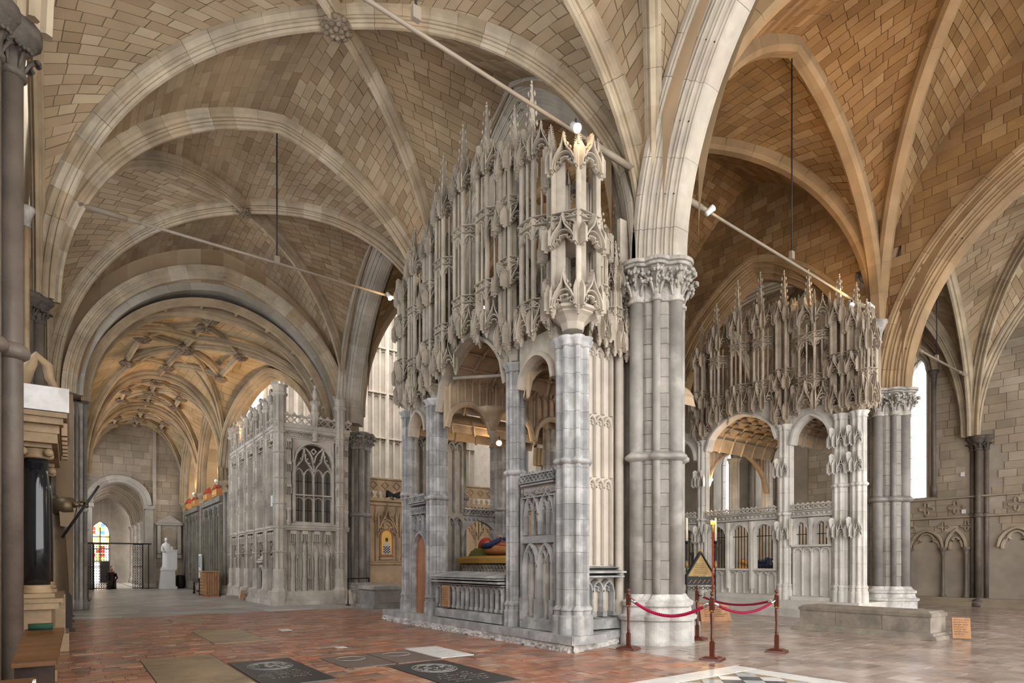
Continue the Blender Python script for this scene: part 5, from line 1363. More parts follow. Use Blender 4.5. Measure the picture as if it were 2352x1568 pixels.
# sloping plinth courses
for z0,z1,e in ((0,.16,.22),(.16,.34,.14),(.34,.5,.06)):
    MB().taper(X0-e,X0+EW+.1,Y0-e,29.9,z0,z1,.03).build('plinth_course',FS,fx)
MB().box(X0-.06,X0+EW,Y0-.06,29.8,2.68,2.76).box(X0-.1,X0+EW,Y0-.1,29.8,2.76,2.84).build('string_course',FS,fx)
MB().box(X0+.0,X0+EW,Y0+.0,29.7,5.95,6.1).build('frieze_course',FS,fx)
MB().box(X0-.08,X0+EW,Y0-.08,29.8,6.2,6.3).box(X0-.12,X0+EW,Y0-.12,29.85,6.3,6.42).build('cornice',FS,fx)
MB().box(X0+.06,X0+EW,Y0+.06,29.7,6.1,6.3).build('frieze_back',FS,fx)
m=MB(); cresting(m,fxe,.1,EW,6.02,.22,.16,.05); m.build('carved_frieze',FS,fx)
m=MB(); cresting(m,fxs,.1,SL-.1,6.02,.22,.2,.05); m.build('carved_frieze',FS,fx)
m=MB(); cresting(m,fxe,.15,1.2,6.45,.42,.25,.05); cresting(m,fxe,1.35,EW+.1,6.45,.42,.25,.05); m.build('cresting',FS,fx)
m=MB(); cresting(m,fxs,.1,SL-.2,6.45,.3,.3,.05); m.build('cresting',FS,fx)
# inner back wall behind the open window, dark
MB().box(X0+.3,X0+EW,Y0+1.6,Y0+1.7,2.8,6.0).build('inner_wall','grey_wall',fx)
MB().box(X0+.1,X0+EW,Y0+.2,29.6,6.3,6.36).build('roof_slab',FS,fx)
def lantern(par,c,z0,z1,r,s=1.0):
    o=empty('turret',parent=par)
    MB().lathe((c[0],c[1],0),[(r*1.5,0),(r*1.5,.5),(r*1.15,.62),(r*1.1,1.2),(r,1.3),(r,z0)] if z0>3 and s>=1 else [(r,5.9),(r,z0)],8,a0=R(22.5),sm=False).build('shaft',FS,o)
    for zz in (1.9,2.75,3.6,4.5,5.4,6.1):
        if s>=1 and z0>3: MB().lathe((c[0],c[1],zz),[(r,-.03),(r*1.22,-.01),(r*1.22,.02),(r,.04)],8,a0=R(22.5),sm=False).build('band',FS,o)
    for k in range(8):
        a=R(22.5)+k*math.pi/4; MB().lathe((c[0]+r*1.0*math.cos(a),c[1]+r*1.0*math.sin(a),0),[(.022,6.45 if s<1 else 1.3),(.022,z1-.2)],5).build('angle_roll',FS,o)
    MB().lathe((c[0],c[1],z0),[(r,0),(r*1.1,.03),(r*.95,.06),(r*.95,z1-z0-.42),(r*1.35,z1-z0-.34),(r*1.4,z1-z0-.28),(r*1.15,z1-z0-.24),(r*1.15,z1-z0-.06),(r*1.4,z1-z0),(r*1.1,z1-z0+.02)],8,a0=R(22.5),sm=False).build('lantern_head',FS,o)
    for k in range(8):
        m=MB(); a=k*math.pi/4; m.prism([(c[0]+r*1.25*math.cos(a)+dx*.04,c[1]+r*1.25*math.sin(a)+dy*.04) for dx,dy in ((-1,-1),(1,-1),(1,1),(-1,1))],z1-.0,z1+.12,.3)
        m.build('battlement',FS,o)
    return o
lantern(fx,(X0+.05,Y0+.05),6.45,7.75,.2); lantern(fx,(X0+EW-.35,Y0+.0),6.45,7.55,.17)
lantern(fx,(X0+1.28,Y0),6.45,7.25,.11,.9)
NB=5
for k in range(NB+1):
    u=SL*k/NB; 
    if k<NB: lantern(fx,(X0+.02,29.7-u-.02),6.45,7.45,.15)
    if k<NB:
        lantern(fx,(X0+.02,29.7-u-SL/NB/2),6.45,7.2,.09,.9)
        b=MB(); cx,cy=X0+.05,29.7-u-SL/NB/2      # carved bird: body, curved neck, beak, wing
        cx-=.12; b.ellip((cx,cy,7.42),(.13,.2,.14),8,6); b.tube([(cx,cy-.12,7.46),(cx,cy-.2,7.6),(cx,cy-.12,7.72),(cx,cy+.04,7.74)],[.06,.05,.05,.04],7); b.tube([(cx,cy+.04,7.74),(cx,cy+.1,7.66),(cx,cy+.1,7.58)],[.035,.02,.008],6)
        b.tube([(cx,cy+.15,7.42),(cx,cy+.26,7.38)],[.07,.02],6); b.build('carved_bird',FS,fx)
st=empty('carved_figure',parent=fx); MB().ellip((X0+1.28,Y0,7.62),(.09,.08,.22),8,6).ellip((X0+1.28,Y0,7.9),(.055,.06,.075),8,6).build('figure',FS,st)
# corner posts already; east face: window
def niche(par,f,u,z,s=1.0):
    o=empty('niche_canopy',parent=par)
    MB().fbox(f,u-.12*s,u+.12*s,z+.26*s,z+.42*s,0,.17*s,.02).build('head_block',FS,o)
    for q in (-.1,-.035,.035,.1): MB().fbox(f,u+q*s-.018*s,u+q*s+.018*s,z,z+.28*s,.06*s,.16*s,.006).build('drop',FS,o)
def pedestal(par,f,u,z,h):
    MB().lathe(f.p(u,z,.06),[(.1,0),(.1,h*.3),(.06,h*.36),(.055,h*.75),(.1,h*.9),(.11,h)],8,sm=False).build('pedestal',FS,par)
w=empty('east_window',parent=fx); wa,wb=.55,1.95
MB().fbox(fxe,0,wa-.1,2.8,6.0,-.2,-.04).build('jamb_wall',FS,w); MB().fbox(fxe,wb+.1,EW,2.8,6.0,-.2,-.04).build('jamb_wall',FS,w)
m=MB(); top=arch(wa,wb,5.15,.72,8)
for i in range(len(top)-1): m.fpoly(fxe,[top[i],top[i+1],(top[i+1][0],6.0),(top[i][0],6.0)],-.2,-.04)
m.build('spandrel',FS,w)
MB().bar(fxe,[(wa,2.95)]+arch(wa,wb,5.15,.7,8)+[(wb,2.95),(wa,2.95)],.12,-.2,.04,.5).build('window_frame',FS,w)
tr=MB(); wm=(wa+wb)/2; q=(wb-wa)/4
for k in (1,2,3): tr.bar(fxe,[(wa+q*k,2.95),(wa+q*k,4.75 if k!=2 else 5.2)],.07 if k==2 else .05,-.16,.0,.5)
tr.bar(fxe,[(wa,3.95),(wb,3.95)],.08,-.16,.02,.5)
for k in range(4):
    a,b=wa+q*k,wa+q*(k+1); tr.bar(fxe,arch(a,b,3.7,.17,4),.04,-.14,-.02,.5); tr.bar(fxe,arch(a,b,4.6,.3,4),.045,-.14,-.02,.5)
for k in range(2):
    a,b=wa+2*q*k,wa+2*q*(k+1); c=(a+b)/2
    tr.bar(fxe,[(a,4.75),(a+.1,4.98),(c-.07,5.2),(c-.02,5.45),(c,5.75)],.055,-.14,.0,.5); tr.bar(fxe,[(b,4.75),(b-.1,4.98),(c+.07,5.2),(c+.02,5.45),(c,5.75)],.055,-.14,.0,.5)
    tr.bar(fxe,arch(a,b,5.05,.62,6),.055,-.14,.0,.5)
    for zz in (4.95,5.1,5.25,5.4):
        for s in (-1,1): tr.octa(fxe.p(c+s*(.28-(zz-4.9)*.45),zz,.0),.035)
tr.bar(fxe,[(wm-.09,5.55),(wm,5.65),(wm+.09,5.55),(wm,5.45),(wm-.09,5.55)],.04,-.12,.0,.5)
tr.build('tracery',FS,w)
ib=MB()
for k in range(4): ib.tube([fxe.p(wa+q*(k+.5),2.95,-.14),fxe.p(wa+q*(k+.5),4.7,-.14)],.012,5)
for z in (3.4,4.45): ib.tube([fxe.p(wa,z,-.14),fxe.p(wb,z,-.14)],.012,5)
ib.build('iron_bars','iron',w)
MB().fbox(fxe,wa-.2,wb+.2,2.82,2.95,-.1,.08,.03).build('sill',FS,w)
for u in (.33,2.12):
    for z in (3.95,4.75,5.55): niche(fx,fxe,u,z,.85)
    pedestal(fx,fxe,u,2.84,.62)
    for du in (-.17,.17): MB().bar(fxe,[(u+du,2.84),(u+du,5.95)],.045,-.04,.06,.5).build('colonnette',FS,fx)
for u in (2.42,):
    for z in (3.9,4.7,5.5): niche(fx,fxe,u,z,.7)
    pedestal(fx,fxe,u,2.84,.6)
# east lower panelling
lp=empty('lower_panelling',parent=fx); fl=Fr((X0,Y0+.12,0),(1,0,0),(0,-1,0))
for k in range(4):
    u=.5+.42*k; niche(lp,fl,u,2.26,1.0); pedestal(lp,fl,u,.5,1.4)
    for s_ in (-.13,.13): MB().bar(fl,[(u+s_,.5),(u+s_,2.62)],.035,0,.10,.5).build('rib',FS,lp)
    MB().bar(fl,arch(u-.12,u+.12,2.0,.2,5),.035,0,.07,.5).build('niche_arch',FS,lp)
for k in range(5):
    u=.29+.42*k
    m=MB(); 
    for s in (-.075,.075): m.bar(fl,[(u+s,.5),(u+s,2.5)],.04,0,.07,.5)
    for z in (1.0,1.72): m.bar(fl,[(u-.07,z),(u,z+.1),(u+.07,z),(u,z-.1),(u-.07,z)],.03,0,.06,.5)
    m.bar(fl,[(u,.55),(u,.9)],.025,0,.05,.5).bar(fl,[(u,1.1),(u,1.62)],.025,0,.05,.5)
    m.bar(fl,[(u-.09,.52),(u+.09,.52)],.06,0,.1,.5); m.build('pierced_panel',FS,lp)
sg=empty('carved_statuette',parent=lp); MB().ellip(fl.p(.92,2.0,.08),(.075,.07,.2),8,6).ellip(fl.p(.92,2.22,.08),(.045,.05,.06),8,6).build('statuette',FS,sg)
# south face bays
for k in range(NB):
    a,b=SL*k/NB,SL*(k+1)/NB; c=(a+b)/2; o=empty('side_bay',parent=fx)
    MB().lathe((X0-.02,29.7-b,0),[(.22,0),(.22,.5),(.14,.6),(.13,1.3),(.10,1.4),(.10,6.2)],8,a0=R(22.5),sm=False).build('buttress',FS,o) if k<NB-1 else None
    MB().fbox(fxs,a,b,2.8,6.0,-.25,-.16).build('panel_wall','chantry_panel',o)
    m=MB(); blind_lights(m,fxs,a+.3,b-.3,2.95,4.2,3,.05,.08,rise=.2); blind_lights(m,fxs,a+.3,b-.3,4.3,5.6,3,.05,.08,rise=.28); m.bar(fxs,arch(a+.3,b-.3,5.1,.75,6),.08,0,.12,.5); m.v=[vadd(p,fxs.n,-.16) for p in m.v]; m.build('blind_tracery',FS,o)
    MB().bar(fxs,[(a+.24,2.85),(a+.24,5.75),(b-.24,5.75),(b-.24,2.85)],.08,-.16,.06,.5).build('frame',FS,o)
    for z in (3.6,4.4,5.2): niche(o,fxs,a+.14,z,.7)
    m=MB(); blind_lights(m,fxs,a+.18,b-.18,.5,1.75,4,.05,.09,rise=.16,base=.3); m.v=[vadd(p,fxs.n,-.12) for p in m.v]; m.build('lower_panelling',FS,o)
    for q in range(4): niche(o,Fr(fxs.p(0,0,-.1),fxs.u,fxs.n),a+.3+q*.3,2.3,.8)
    cv=MB()
    for q in range(40): cv.ellip(fxs.p(a+.2+random.random()*(b-a-.4),1.78+random.random()*.5,-.1),(.03,.035,.05),5,4)
    cv.build('carved_relief',FS,o,kind='stuff')
# little barred opening with a hood
f2=Fr(fxs.p(0,0,0),fxs.u,fxs.n); u=5.35
g=empty('barred_opening',parent=fx)
MB().fbox(f2,u-.28,u+.28,.62,1.35,-.1,-.04).build('dark_recess','iron',g)
m=MB(); m.bar(f2,[(u-.3,.55)]+arch(u-.3,u+.3,1.15,.25,6)+[(u+.3,.55)],.12,-.1,.08,.5); m.fbox(f2,u-.42,u+.42,1.5,1.62,-.1,.12,.02); m.hexa([f2.p(u-.42,1.62,-.1),f2.p(u+.42,1.62,-.1),f2.p(u+.42,1.62,.12),f2.p(u-.42,1.62,.12),f2.p(u-.36,1.86,-.1),f2.p(u+.36,1.86,-.1),f2.p(u+.36,1.7,.0),f2.p(u-.36,1.7,.0)]); m.build('hood',FS,g)
for k in range(5): MB().tube([f2.p(u-.22+.11*k,.6,-.02),f2.p(u-.22+.11*k,1.32,-.02)],.012,5).build('bar','iron',g)
# ================================================================ screen wall with icons between the piers
fw=empty('wall_feretory',kind='structure',label='warm stone screen wall with gabled niches and icons')
fF2=Fr((9.85,23.4,0),(1,0,0),(0,-1,0))
MB().box(9.6,19,23.4,24.2,0,4.2).build('screen_wall','feretory_stone',fw)
MB().fbox(fF2,-.1,9,1.42,1.56,0,.16,.03).fbox(fF2,-.1,9,3.85,4.0,0,.14,.03).fbox(fF2,-.1,9,4.0,4.12,-.4,.2,.03).build('string_course','feretory_stone',fw)
m=MB()
for k in range(26): m.octa(fF2.p(.1+k*.28,4.3,0),.1,.16)
for k in range(14): 
    u=.2+.52*k; m.bar(fF2,[(u-.16+.16,4.55),(u+.16,4.7),(u,4.85),(u-.16,4.7),(u,4.55)],.05,-.1,.03,.5)
m.fbox(fF2,-.1,9,4.5,4.92,-.3,-.06).fbox(fF2,-.1,9,4.92,5.02,-.35,.06,.02)
m.build('parapet','feretory_stone',fw)
for k in range(7):
    u=.72+.98*k; n=empty('niche',parent=fw)
    put('gable','gable',g_gable,'feretory_stone',n,fF2.p(u,2.72,.02),0,(.8,1.6,1.35))
    MB().fbox(fF2,u-.33,u+.33,1.62,1.78,0,.14,.03).build('ledge','feretory_stone',n)
    for s in (-.46,.46): put('pinnacle','spire',g_spire,'feretory_stone',n,fF2.p(u+s,3.2,.05),0,(.12,.12,.75)); MB().fbox(fF2,u+s-.04,u+s+.04,1.6,3.2,0,.1,.02).build('jamb','feretory_stone',n)
icons=[('yellow','bearded figure in a chequered robe'),('dark','figure in a dark robe')]
for k in range(4):
    u=.72+.98*k; t=empty('icon_painting',label='gold icon of a %s, %s'%(icons[k%2][1],('next to the pier','second niche','third niche','fourth niche','fifth niche','last niche')[k]),cat='painting',group='icons in the niches')
    pl=[(u-.28,1.8),(u+.28,1.8)]+arch(u-.28,u+.28,2.62,.3,6)[::-1]
    MB().fpoly(fF2,pl,.02,.07).build('frame','paint_orange',t)
    pl=[(u-.22,1.86),(u+.22,1.86)]+arch(u-.22,u+.22,2.6,.24,6)[::-1]
    MB().fpoly(fF2,pl,.07,.08).build('gold_ground','gold',t)
    MB().fpoly(fF2,[(u-.17,1.87),(u+.17,1.87),(u+.15,2.2),(u+.08,2.36),(u-.08,2.36),(u-.15,2.2)],.08,.086).build('robe','paper' if k%2==0 else 'paint_green',t)
    MB().lathe((0,0,0),[(.075,0),(.0,.012)],14).build('x','skin') if False else MB().ellip(fF2.p(u,2.47,.085),(.065,.01,.085),10,6).build('face','wood_desk',t)
    m=MB()
    for a in range(5):
        for b in range(6):
            if (a+b)%2: m.fbox(fF2,u-.15+a*.06,u-.09+a*.06,1.9+b*.05,1.95+b*.05,.086,.09)
    m.build('robe_chequer','iron' if k%2==0 else 'paint_red',t)
sp=empty('loudspeaker',label='small black horn loudspeaker on the screen wall ledge',cat='loudspeaker')
MB().tube([fF2.p(1.0,4.12,.1),fF2.p(1.0,4.3,.1)],.02,6).build('stand','iron',sp)
MB().fpoly(fF2,[(.72,4.5),(.98,4.35),(.98,4.27),(.72,4.2)],.0,.2).fpoly(fF2,[(1.0,4.36),(1.28,4.48),(1.28,4.2),(1.0,4.27)],.0,.2).build('horns','iron',sp)
# tall bright panelled wall beyond
pw=empty('wall_presbytery',kind='structure',label='tall bright panelled wall beyond the icons')
fP=Fr((7.6,30.5,0),(1,0,0),(0,-1,0))
MB().box(7.6,19.5,30.5,31,0,17).build('wall_back','chantry_panel',pw)
for k in range(30):
    u=.2+.4*k; MB().bar(fP,[(u,4.2),(u,16.5)],.12 if k%3 else .22,0,.14 if k%3 else .24,.5).build('mullion','chantry_panel',pw)
for z in (5.9,8.2,10.6,13.0):
    m=MB(); m.fbox(fP,0,11.9,z-.08,z+.05,0,.2,.03)
    for k in range(29): m.bar(fP,arch(.2+.4*k,.6+.4*k,z-.35,.2,4),.05,0,.1,.5)
    m.build('transom','chantry_panel',pw)
MB().box(19.3,19.6,24,31,0,16).build('wall_presbytery_side','chantry_panel',kind='structure',label='bright side wall of the choir')
# ================================================================ rope barrier
def stanchion(x,y,rz,label):
    t=empty('barrier_post',(x,y,0),rz,label=label,cat='post',group='turned wooden barrier posts')
    MB().taper(-.165,.165,-.165,.165,0,.035,.015).taper(-.13,.13,-.13,.13,.035,.06,.05).build('base','wood_red',t)
    MB().prism([(-.032,-.032),(.032,-.032),(.032,.032),(-.032,.032)],.05,.27).lathe((0,0,.27),[(.034,0),(.022,.03),(.03,.05),(.024,.08),(.021,.2),(.032,.42),(.024,.47)],14).prism([(-.034,-.034),(.034,-.034),(.034,.034),(-.034,.034)],.74,.93).lathe((0,0,.93),[(.03,0),(.034,.015),(.018,.03),(.018,.045),(.03,.06),(.034,.08),(.02,.105),(0,.112)],14).build('turned_shaft','wood_red',t)
    MB().lathe((0,0,.735),[(.034,0),(.04,.01),(.034,.02)],14).build('brass_band','gold',t)
    return t
BP=[(7.77,7.29),(7.91,5.71),(9.48,5.59),(9.84,7.44)]
LB=['wooden barrier post by the pale pier holding the bright rope','nearest wooden barrier post, between bright and dark ropes','wooden barrier post furthest right, where two dark ropes meet','wooden barrier post furthest back, in front of the candles']
for (x,y),l in zip(BP,LB): stanchion(x,y,R(20),l)
def rope(a,b,sag,r,mt,label,twist):
    t=empty('barrier_rope',label=label,cat='rope',group='barrier ropes'); A=(a[0],a[1],.86); B=(b[0],b[1],.86); d=vnorm(vsub(B,A))
    A=vadd(A,d,.05); B=vadd(B,d,-.05); n=44
    pts=[]
    for i in range(n+1):
        q=i/n; p=vlerp(A,B,q); pts.append((p[0],p[1],p[2]-sag*(1-(2*q-1)**2)))
    if twist:
        sd=vnorm((-d[1],d[0],0)); n=90; fine=resample(pts,n)
        for k in range(3):
            MB().tube([vadd(vadd(p,sd,r*.55*math.cos(i*.9+k*2.094)),(0,0,1),r*.55*math.sin(i*.9+k*2.094)) for i,p in enumerate(fine[4:-4])],r*.62,6).build('strand',mt,t)
    else: MB().tube(pts[2:-2],r,10).build('cord',mt,t)
    for e in (pts[:4],pts[-4:]): MB().tube(e,r*1.15,10).build('ferrule','chrome',t)
    for e,s in ((pts[0],-1),(pts[-1],1)): MB().tube([e,vadd(e,d,s*.03),vadd(vadd(e,d,s*.04),(0,0,.02))],.007,6).build('hook','chrome',t)
rope(BP[0],BP[1],.24,.026,'rope_red','bright pink-red twisted rope in front of the pale pier',True)
rope(BP[1],BP[2],.17,.022,'rope_dark','dark red rope hanging between the two nearest-right posts',False)
rope(BP[3],BP[2],.13,.020,'rope_dark','dark red rope running back to the rear post',False)
# ================================================================ stone tomb chest on the right, with its notice
tc=empty('stone_tomb_chest',label='low worn stone tomb chest lying on the floor before the grey pier',cat='tomb')
MB().taper(13.26,14.3,4.6,7.5,0,.07,.03).taper(13.32,14.24,4.67,7.43,.07,.12,.03).build('base_moulding','tomb_stone',tc)
for a,b in ((4.75,5.62),(5.62,6.55),(6.55,7.35)): MB().box(13.4,14.15,a+.004,b-.004,.11,.44).build('side_block','tomb_stone',tc)
MB().taper(13.38,14.17,4.73,7.37,.43,.5,.0).taper(13.4,14.15,4.75,7.35,.5,.54,.05).build('lid','tomb_stone',tc)
def easel(x,y,rz,w,h,label,lean=12):
    t=empty('notice_easel',(x,y,0),rz,label=label,cat='sign')
    f=Fr((0,0,0),(1,0,0),(0,-1,0)); k=math.tan(R(lean))
    sh=lambda m:[setattr(m,'v',[(p[0],p[1]+p[2]*k,p[2]) for p in m.v]),m][1]
    sh(MB().fbox(f,-w/2,w/2,.02,h,0,.025,.004)).build('board','wood_light',t)
    m=MB(); lines(m,f,-w/2+.03,w/2-.03,h-.04,int(h/.05)-1,.045,.025,.01); sh(m).build('lettering','ink',t)
    MB().hexa([(-.03,h*k+.25,0),(.03,h*k+.25,0),(.03,h*k+.28,0),(-.03,h*k+.28,0),(-.02,h*.8*k,h*.8),(.02,h*.8*k,h*.8),(.02,h*.8*k+.02,h*.8),(-.02,h*.8*k+.02,h*.8)]).build('prop','wood_light',t)
easel(13.95,4.42,R(-62),.3,.42,'small wooden notice leaning by the end of the stone tomb chest')
easel(5.62,26.3,R(-75),.3,.42,'small orange wooden notice leaning on the box-like chantry')
nb=empty('notice_desk',label='low orange wooden notice stand behind the barrier posts',cat='sign')
MB().hexa([(13.0,9.7,0),(13.7,9.3,0),(13.85,9.55,0),(13.15,9.95,0),(13.1,9.85,.42),(13.75,9.45,.42),(13.85,9.55,.46),(13.15,9.95,.46)]).build('desk','wood_light',nb)
fd=Fr((13.0,9.7,0),(.7,-.4,0),(-.4,-.7,0)); m=MB(); lines(m,fd,.1,.7,.36,5,.055,-.03,.012); m.build('lettering','ink',nb)
MB().box(9.75,10.35,7.75,8.35,0,.3).build('stone_block','purbeck_block',label='rough grey stone block behind the pale pier',cat='stone')
# candle stand with gabled plaque
cs=empty('candle_stand',label='iron votive stand with gabled gold plaque between two tall candles',cat='stand')
c0=Vector((13.5,10.55,0)); ax=Vector((.80,-.59,0)); W_=.78
def cp(u,d,z): p=c0+ax*u+Vector((-.59,-.80,0))*d; return (p.x,p.y,z)
for u in (0,W_):
    MB().tube([cp(u,0,z/20*2.05) for z in range(21)],[.016+.006*(k%2) for k in range(21)],6).build('twisted_leg','iron',cs)
    MB().lathe(cp(u,0,0),[(.14,0),(.14,.03),(.03,.06),(.03,.12)],10).build('foot','iron',cs)
    MB().lathe(cp(u,0,2.0),[(.02,0),(.07,.06),(.07,.08),(.02,.09)],10).build('drip_pan','iron',cs)
    MB().lathe(cp(u,0,1.35),[(.03,0),(.045,.08),(.03,.2)],8).build('knop','brass_dull',cs)
    MB().lathe(cp(u,0,2.08),[(.032,0),(.032,.62),(.0,.64)],12).build('candle','candle_wax',cs)
fc=Fr(cp(0,0,0),tuple(ax),(-.59,-.80,0))
MB().fbox(fc,0,W_,.9,1.12,-.2,0).build('black_shelf','iron',cs)
m=MB()
for k in range(6): m.bar(fc,[(.06+k*.12,.94),(.14+k*.12,1.04)],.02,0,.006,.5)
m.build('gilt_pattern','brass_dull',cs)
m=MB()
for k in range(6):
    u=.07+k*.125
    for s in (-1,1): m.tube([fc.p(u+s*.06*math.cos(a*.5)*(1-a*.06),.80+.06*math.sin(a*.5)*(1-a*.06),-.02) for a in range(0,11)],.008,5)
m.build('iron_scrolls','iron',cs)
MB().fpoly(fc,[(.04,1.14),(.74,1.14),(.39,1.72)],-.12,-.02).build('gold_plaque','brass_dull',cs)
MB().bar(fc,[(0,1.12),(.39,1.78),(.78,1.12)],.035,-.2,.02,.8).build('gable_rim','iron',cs)
m=MB()
for k in range(6):
    w=.25-.0*k; z=1.46-.05*k; hw=(1.72-z)*.42
    x=.39-hw
    while x<.39+hw-.03: m.fbox(fc,x,x+.035,z,z+.014,-.02,-.016); x+=.05
m.build('lettering','ink',cs)
put('finial','spire',g_spire,'gold',cs,fc.p(.39,1.74,-.05),0,(.06,.06,.16))
pp=empty('processional_pole',label='slim red pole with brass socket standing by the candle stand',cat='pole')
MB().tube([fc.p(.62,0,.25),fc.p(.62,2.3,.25)],.022,8).build('shaft','paint_red',pp)
MB().lathe(fc.p(.62,2.3,.25),[(.03,0),(.03,.25),(.02,.26)],8).fbox(fc,.54,.7,2.5,2.62,.22,.28,.01).build('brass_head','gold',pp)
# ================================================================ left monument with black column
mo=empty('wall_monument',label='classical wall monument with glossy black column at the left',cat='monument')
MB().box(-.74,-.12,9.45,12.2,0,.14).box(-.74,-.18,9.5,12.15,.14,.9).taper(-.74,-.10,9.42,12.22,.9,.98,.0).taper(-.74,-.06,9.4,12.24,.98,1.03,.0).build('pedestal','monument_stone',mo)
for y in (9.9,11.75):
    c=empty('column',parent=mo)
    MB().box(-.53,-.15,y-.19,y+.19,1.03,1.08).lathe((-.34,y,1.08),[(.18,0),(.185,.03),(.165,.05),(.155,.07),(.165,.1),(.15,.11)],20).build('column_base','monument_stone',c)
    MB().lathe((-.34,y,1.19),[(.145,0),(.146,.5),(.135,1.2),(.125,1.62)],24).build('black_shaft','black_marble',c)
    k=MB().box(-.5,-.18,y-.16,y+.16,2.93,2.98).lathe((-.34,y,2.8),[(.13,0),(.14,.02),(.13,.04),(.15,.12)],20)
    for sx in (-1,1):
        for sy in (-1,1):
            q=MB().lathe((0,0,-.05),[(.0,0),(.05,0),(.05,.1),(0,.1)],12)
            k.add([(-.34+sx*.13+p[0],y+sy*.15+p[2]*.8,2.87+p[1]) for p in q.v],q.f,True)
    k.build('volute_capital','monument_stone',c)
MB().box(-.70,-.12,9.62,12.05,2.98,3.1).box(-.72,-.1,9.6,12.08,3.1,3.2).taper(-.74,-.06,9.5,12.2,3.2,3.28,.0).taper(-.74,-.02,9.46,12.25,3.28,3.34,.0).build('entablature','monument_stone',mo)
for k in range(7): MB().box(-.08,-.02,9.7+k*.36,9.82+k*.36,3.1,3.26).build('bracket','monument_stone',mo)
MB().box(-.72,.0,9.5,12.1,3.36,3.66).build('crowning_block','white_marble',mo)
MB().box(-.74,-.68,9.45,12.2,1.03,3.0).build('back_slab','monument_stone',mo)
MB().fbox(Fr((-.34,9.9,0),(1,0,0),(0,-1,0)),-.02,.03,1.75,1.95,.128,.137,.002).build('brass_plate','gold',mo)
MB().tube([(-.5,9.75,3.66),(-.42,9.7,3.9),(-.32,9.66,4.05),(-.22,9.66,3.95),(-.2,9.66,3.8),(-.14,9.66,3.68)],[.09,.08,.07,.06,.05,.03],8).build('carved_scroll','monument_stone',mo)
# bronze bishop behind the column, arm raised with staff
bs=empty('bronze_statue',label='bronze robed statue behind the black column, arm outstretched holding a staff',cat='statue')
b=MB(); n=14; secs=[(0,.34,.30),(.3,.33,.3),(.9,.30,.26),(1.25,.27,.22),(1.5,.30,.2),(1.62,.2,.15),(1.7,.08,.09),(1.76,.075,.085)]
vs=[]
for z,a,c_ in secs:
    for k in range(n): q=6.2832*k/n; vs.append((-.36+a*(1+.06*math.cos(5*q))*math.cos(q),13.1+c_*(1+.08*math.cos(6*q))*math.sin(q),.95+z))
b.add(vs,[(i*n+k,i*n+(k+1)%n,(i+1)*n+(k+1)%n,(i+1)*n+k) for i in range(len(secs)-1) for k in range(n)],True)
b.ellip((-.36,13.1,2.82),(.1,.12,.14),12,9); b.ellip((-.26,13.1,2.80),(.03,.03,.03),6,4)
b.build('robed_body','bronze',bs)
MB().tube([(-.22,13.0,2.42),(-.05,12.9,2.45),(.06,12.85,2.47)],[.14,.16,.13],10).fpoly(Fr((0,12.86,0),(1,0,0),(0,-1,0)),[(-.14,2.4),(.1,2.42),(.02,2.08),(-.12,2.1)],-.05,.05).build('sleeve','bronze',bs)
hd=MB(); hd.ellip((.17,12.83,2.49),(.06,.03,.045),8,6)
for k in range(4): hd.tube([(.20,12.81,2.52-.022*k),(.25,12.79,2.53-.024*k),(.265,12.82,2.51-.024*k),(.24,12.85,2.5-.022*k)],[.013,.012,.011,.008],6)
hd.tube([(.15,12.8,2.52),(.19,12.77,2.54),(.22,12.77,2.53)],[.014,.013,.009],6); hd.tube([(.05,12.85,2.47),(.14,12.84,2.49)],[.05,.04],8); hd.build('hand','bronze',bs)
MB().tube([(-.1,12.8,1.9),(.24,12.8,2.5),(.42,12.8,2.82)],[.022,.022,.018],8).build('staff','iron',bs)
MB().box(-.72,.0,12.6,13.6,0,.3).box(-.66,-.05,12.7,13.5,.3,.95).build('pedestal','monument_stone',bs)
# ================================================================ pews and desks along the left wall
def pew(x0,x1,y0,y1,h,label):
    t=empty('pew',label=label,cat='pew',group='dark pews along the left wall')
    for y in (y0,y1):
        f=Fr((x0,y,0),(1,0,0),(0,-1,0)); w=x1-x0
        MB().fpoly(f,[(0,.06),(w,.06),(w,h*.62),(w*.8,h*.8),(w*.62,h*.93),(w*.4,h),(0,h)],-.025,.025).fbox(f,-.03,w+.05,0,.07,-.04,.04).build('bench_end','wood_dark',t)
    MB().box(x0,x0+.06,y0,y1,.1,h-.04).build('back_board','wood_dark',t); MB().box(x0+.06,x1-.04,y0,y1,.42,.46).build('seat','wood_dark',t)
    MB().box(x0,x0+.1,y0-.02,y1+.02,h-.05,h).build('top_rail','wood_dark',t)
for k,(y,l) in enumerate(((16.2,'dark pew with curved end beyond the black column'),(20.6,'second dark pew down the left wall'),(24.6,'third dark pew down the left wall, smaller in the distance'),(29,'fourth and farthest dark pew by the left wall'))):
    pew(-.45 if k<2 else .55-.6+(0 if k<3 else .3),(.06,.06,.28,.62)[k],y,y+2.6,.95,l)
dk=empty('prayer_desk',label='dark prayer desk with sloping brown top and green cushion at the left',cat='desk')
MB().box(-.30,-.09,5.3,5.85,.05,.78).box(-.32,-.06,5.28,5.88,0,.06).build('body','wood_dark',dk)
MB().hexa([(-.31,5.22,.76),(-.07,5.22,.76),(-.03,5.9,.93),(-.27,5.9,.93),(-.31,5.22,.79),(-.07,5.22,.79),(-.03,5.9,.96),(-.27,5.9,.96)]).build('sloping_top','wood_desk',dk)
MB().tube([(-.25,5.84,.98),(-.10,5.84,.98)],.025,8).build('green_cushion','green_felt',dk)
for z in (.2,.5): MB().box(-.1,-.088,5.36,5.8,z,z+.24).build('side_panel','wood_dark',dk)
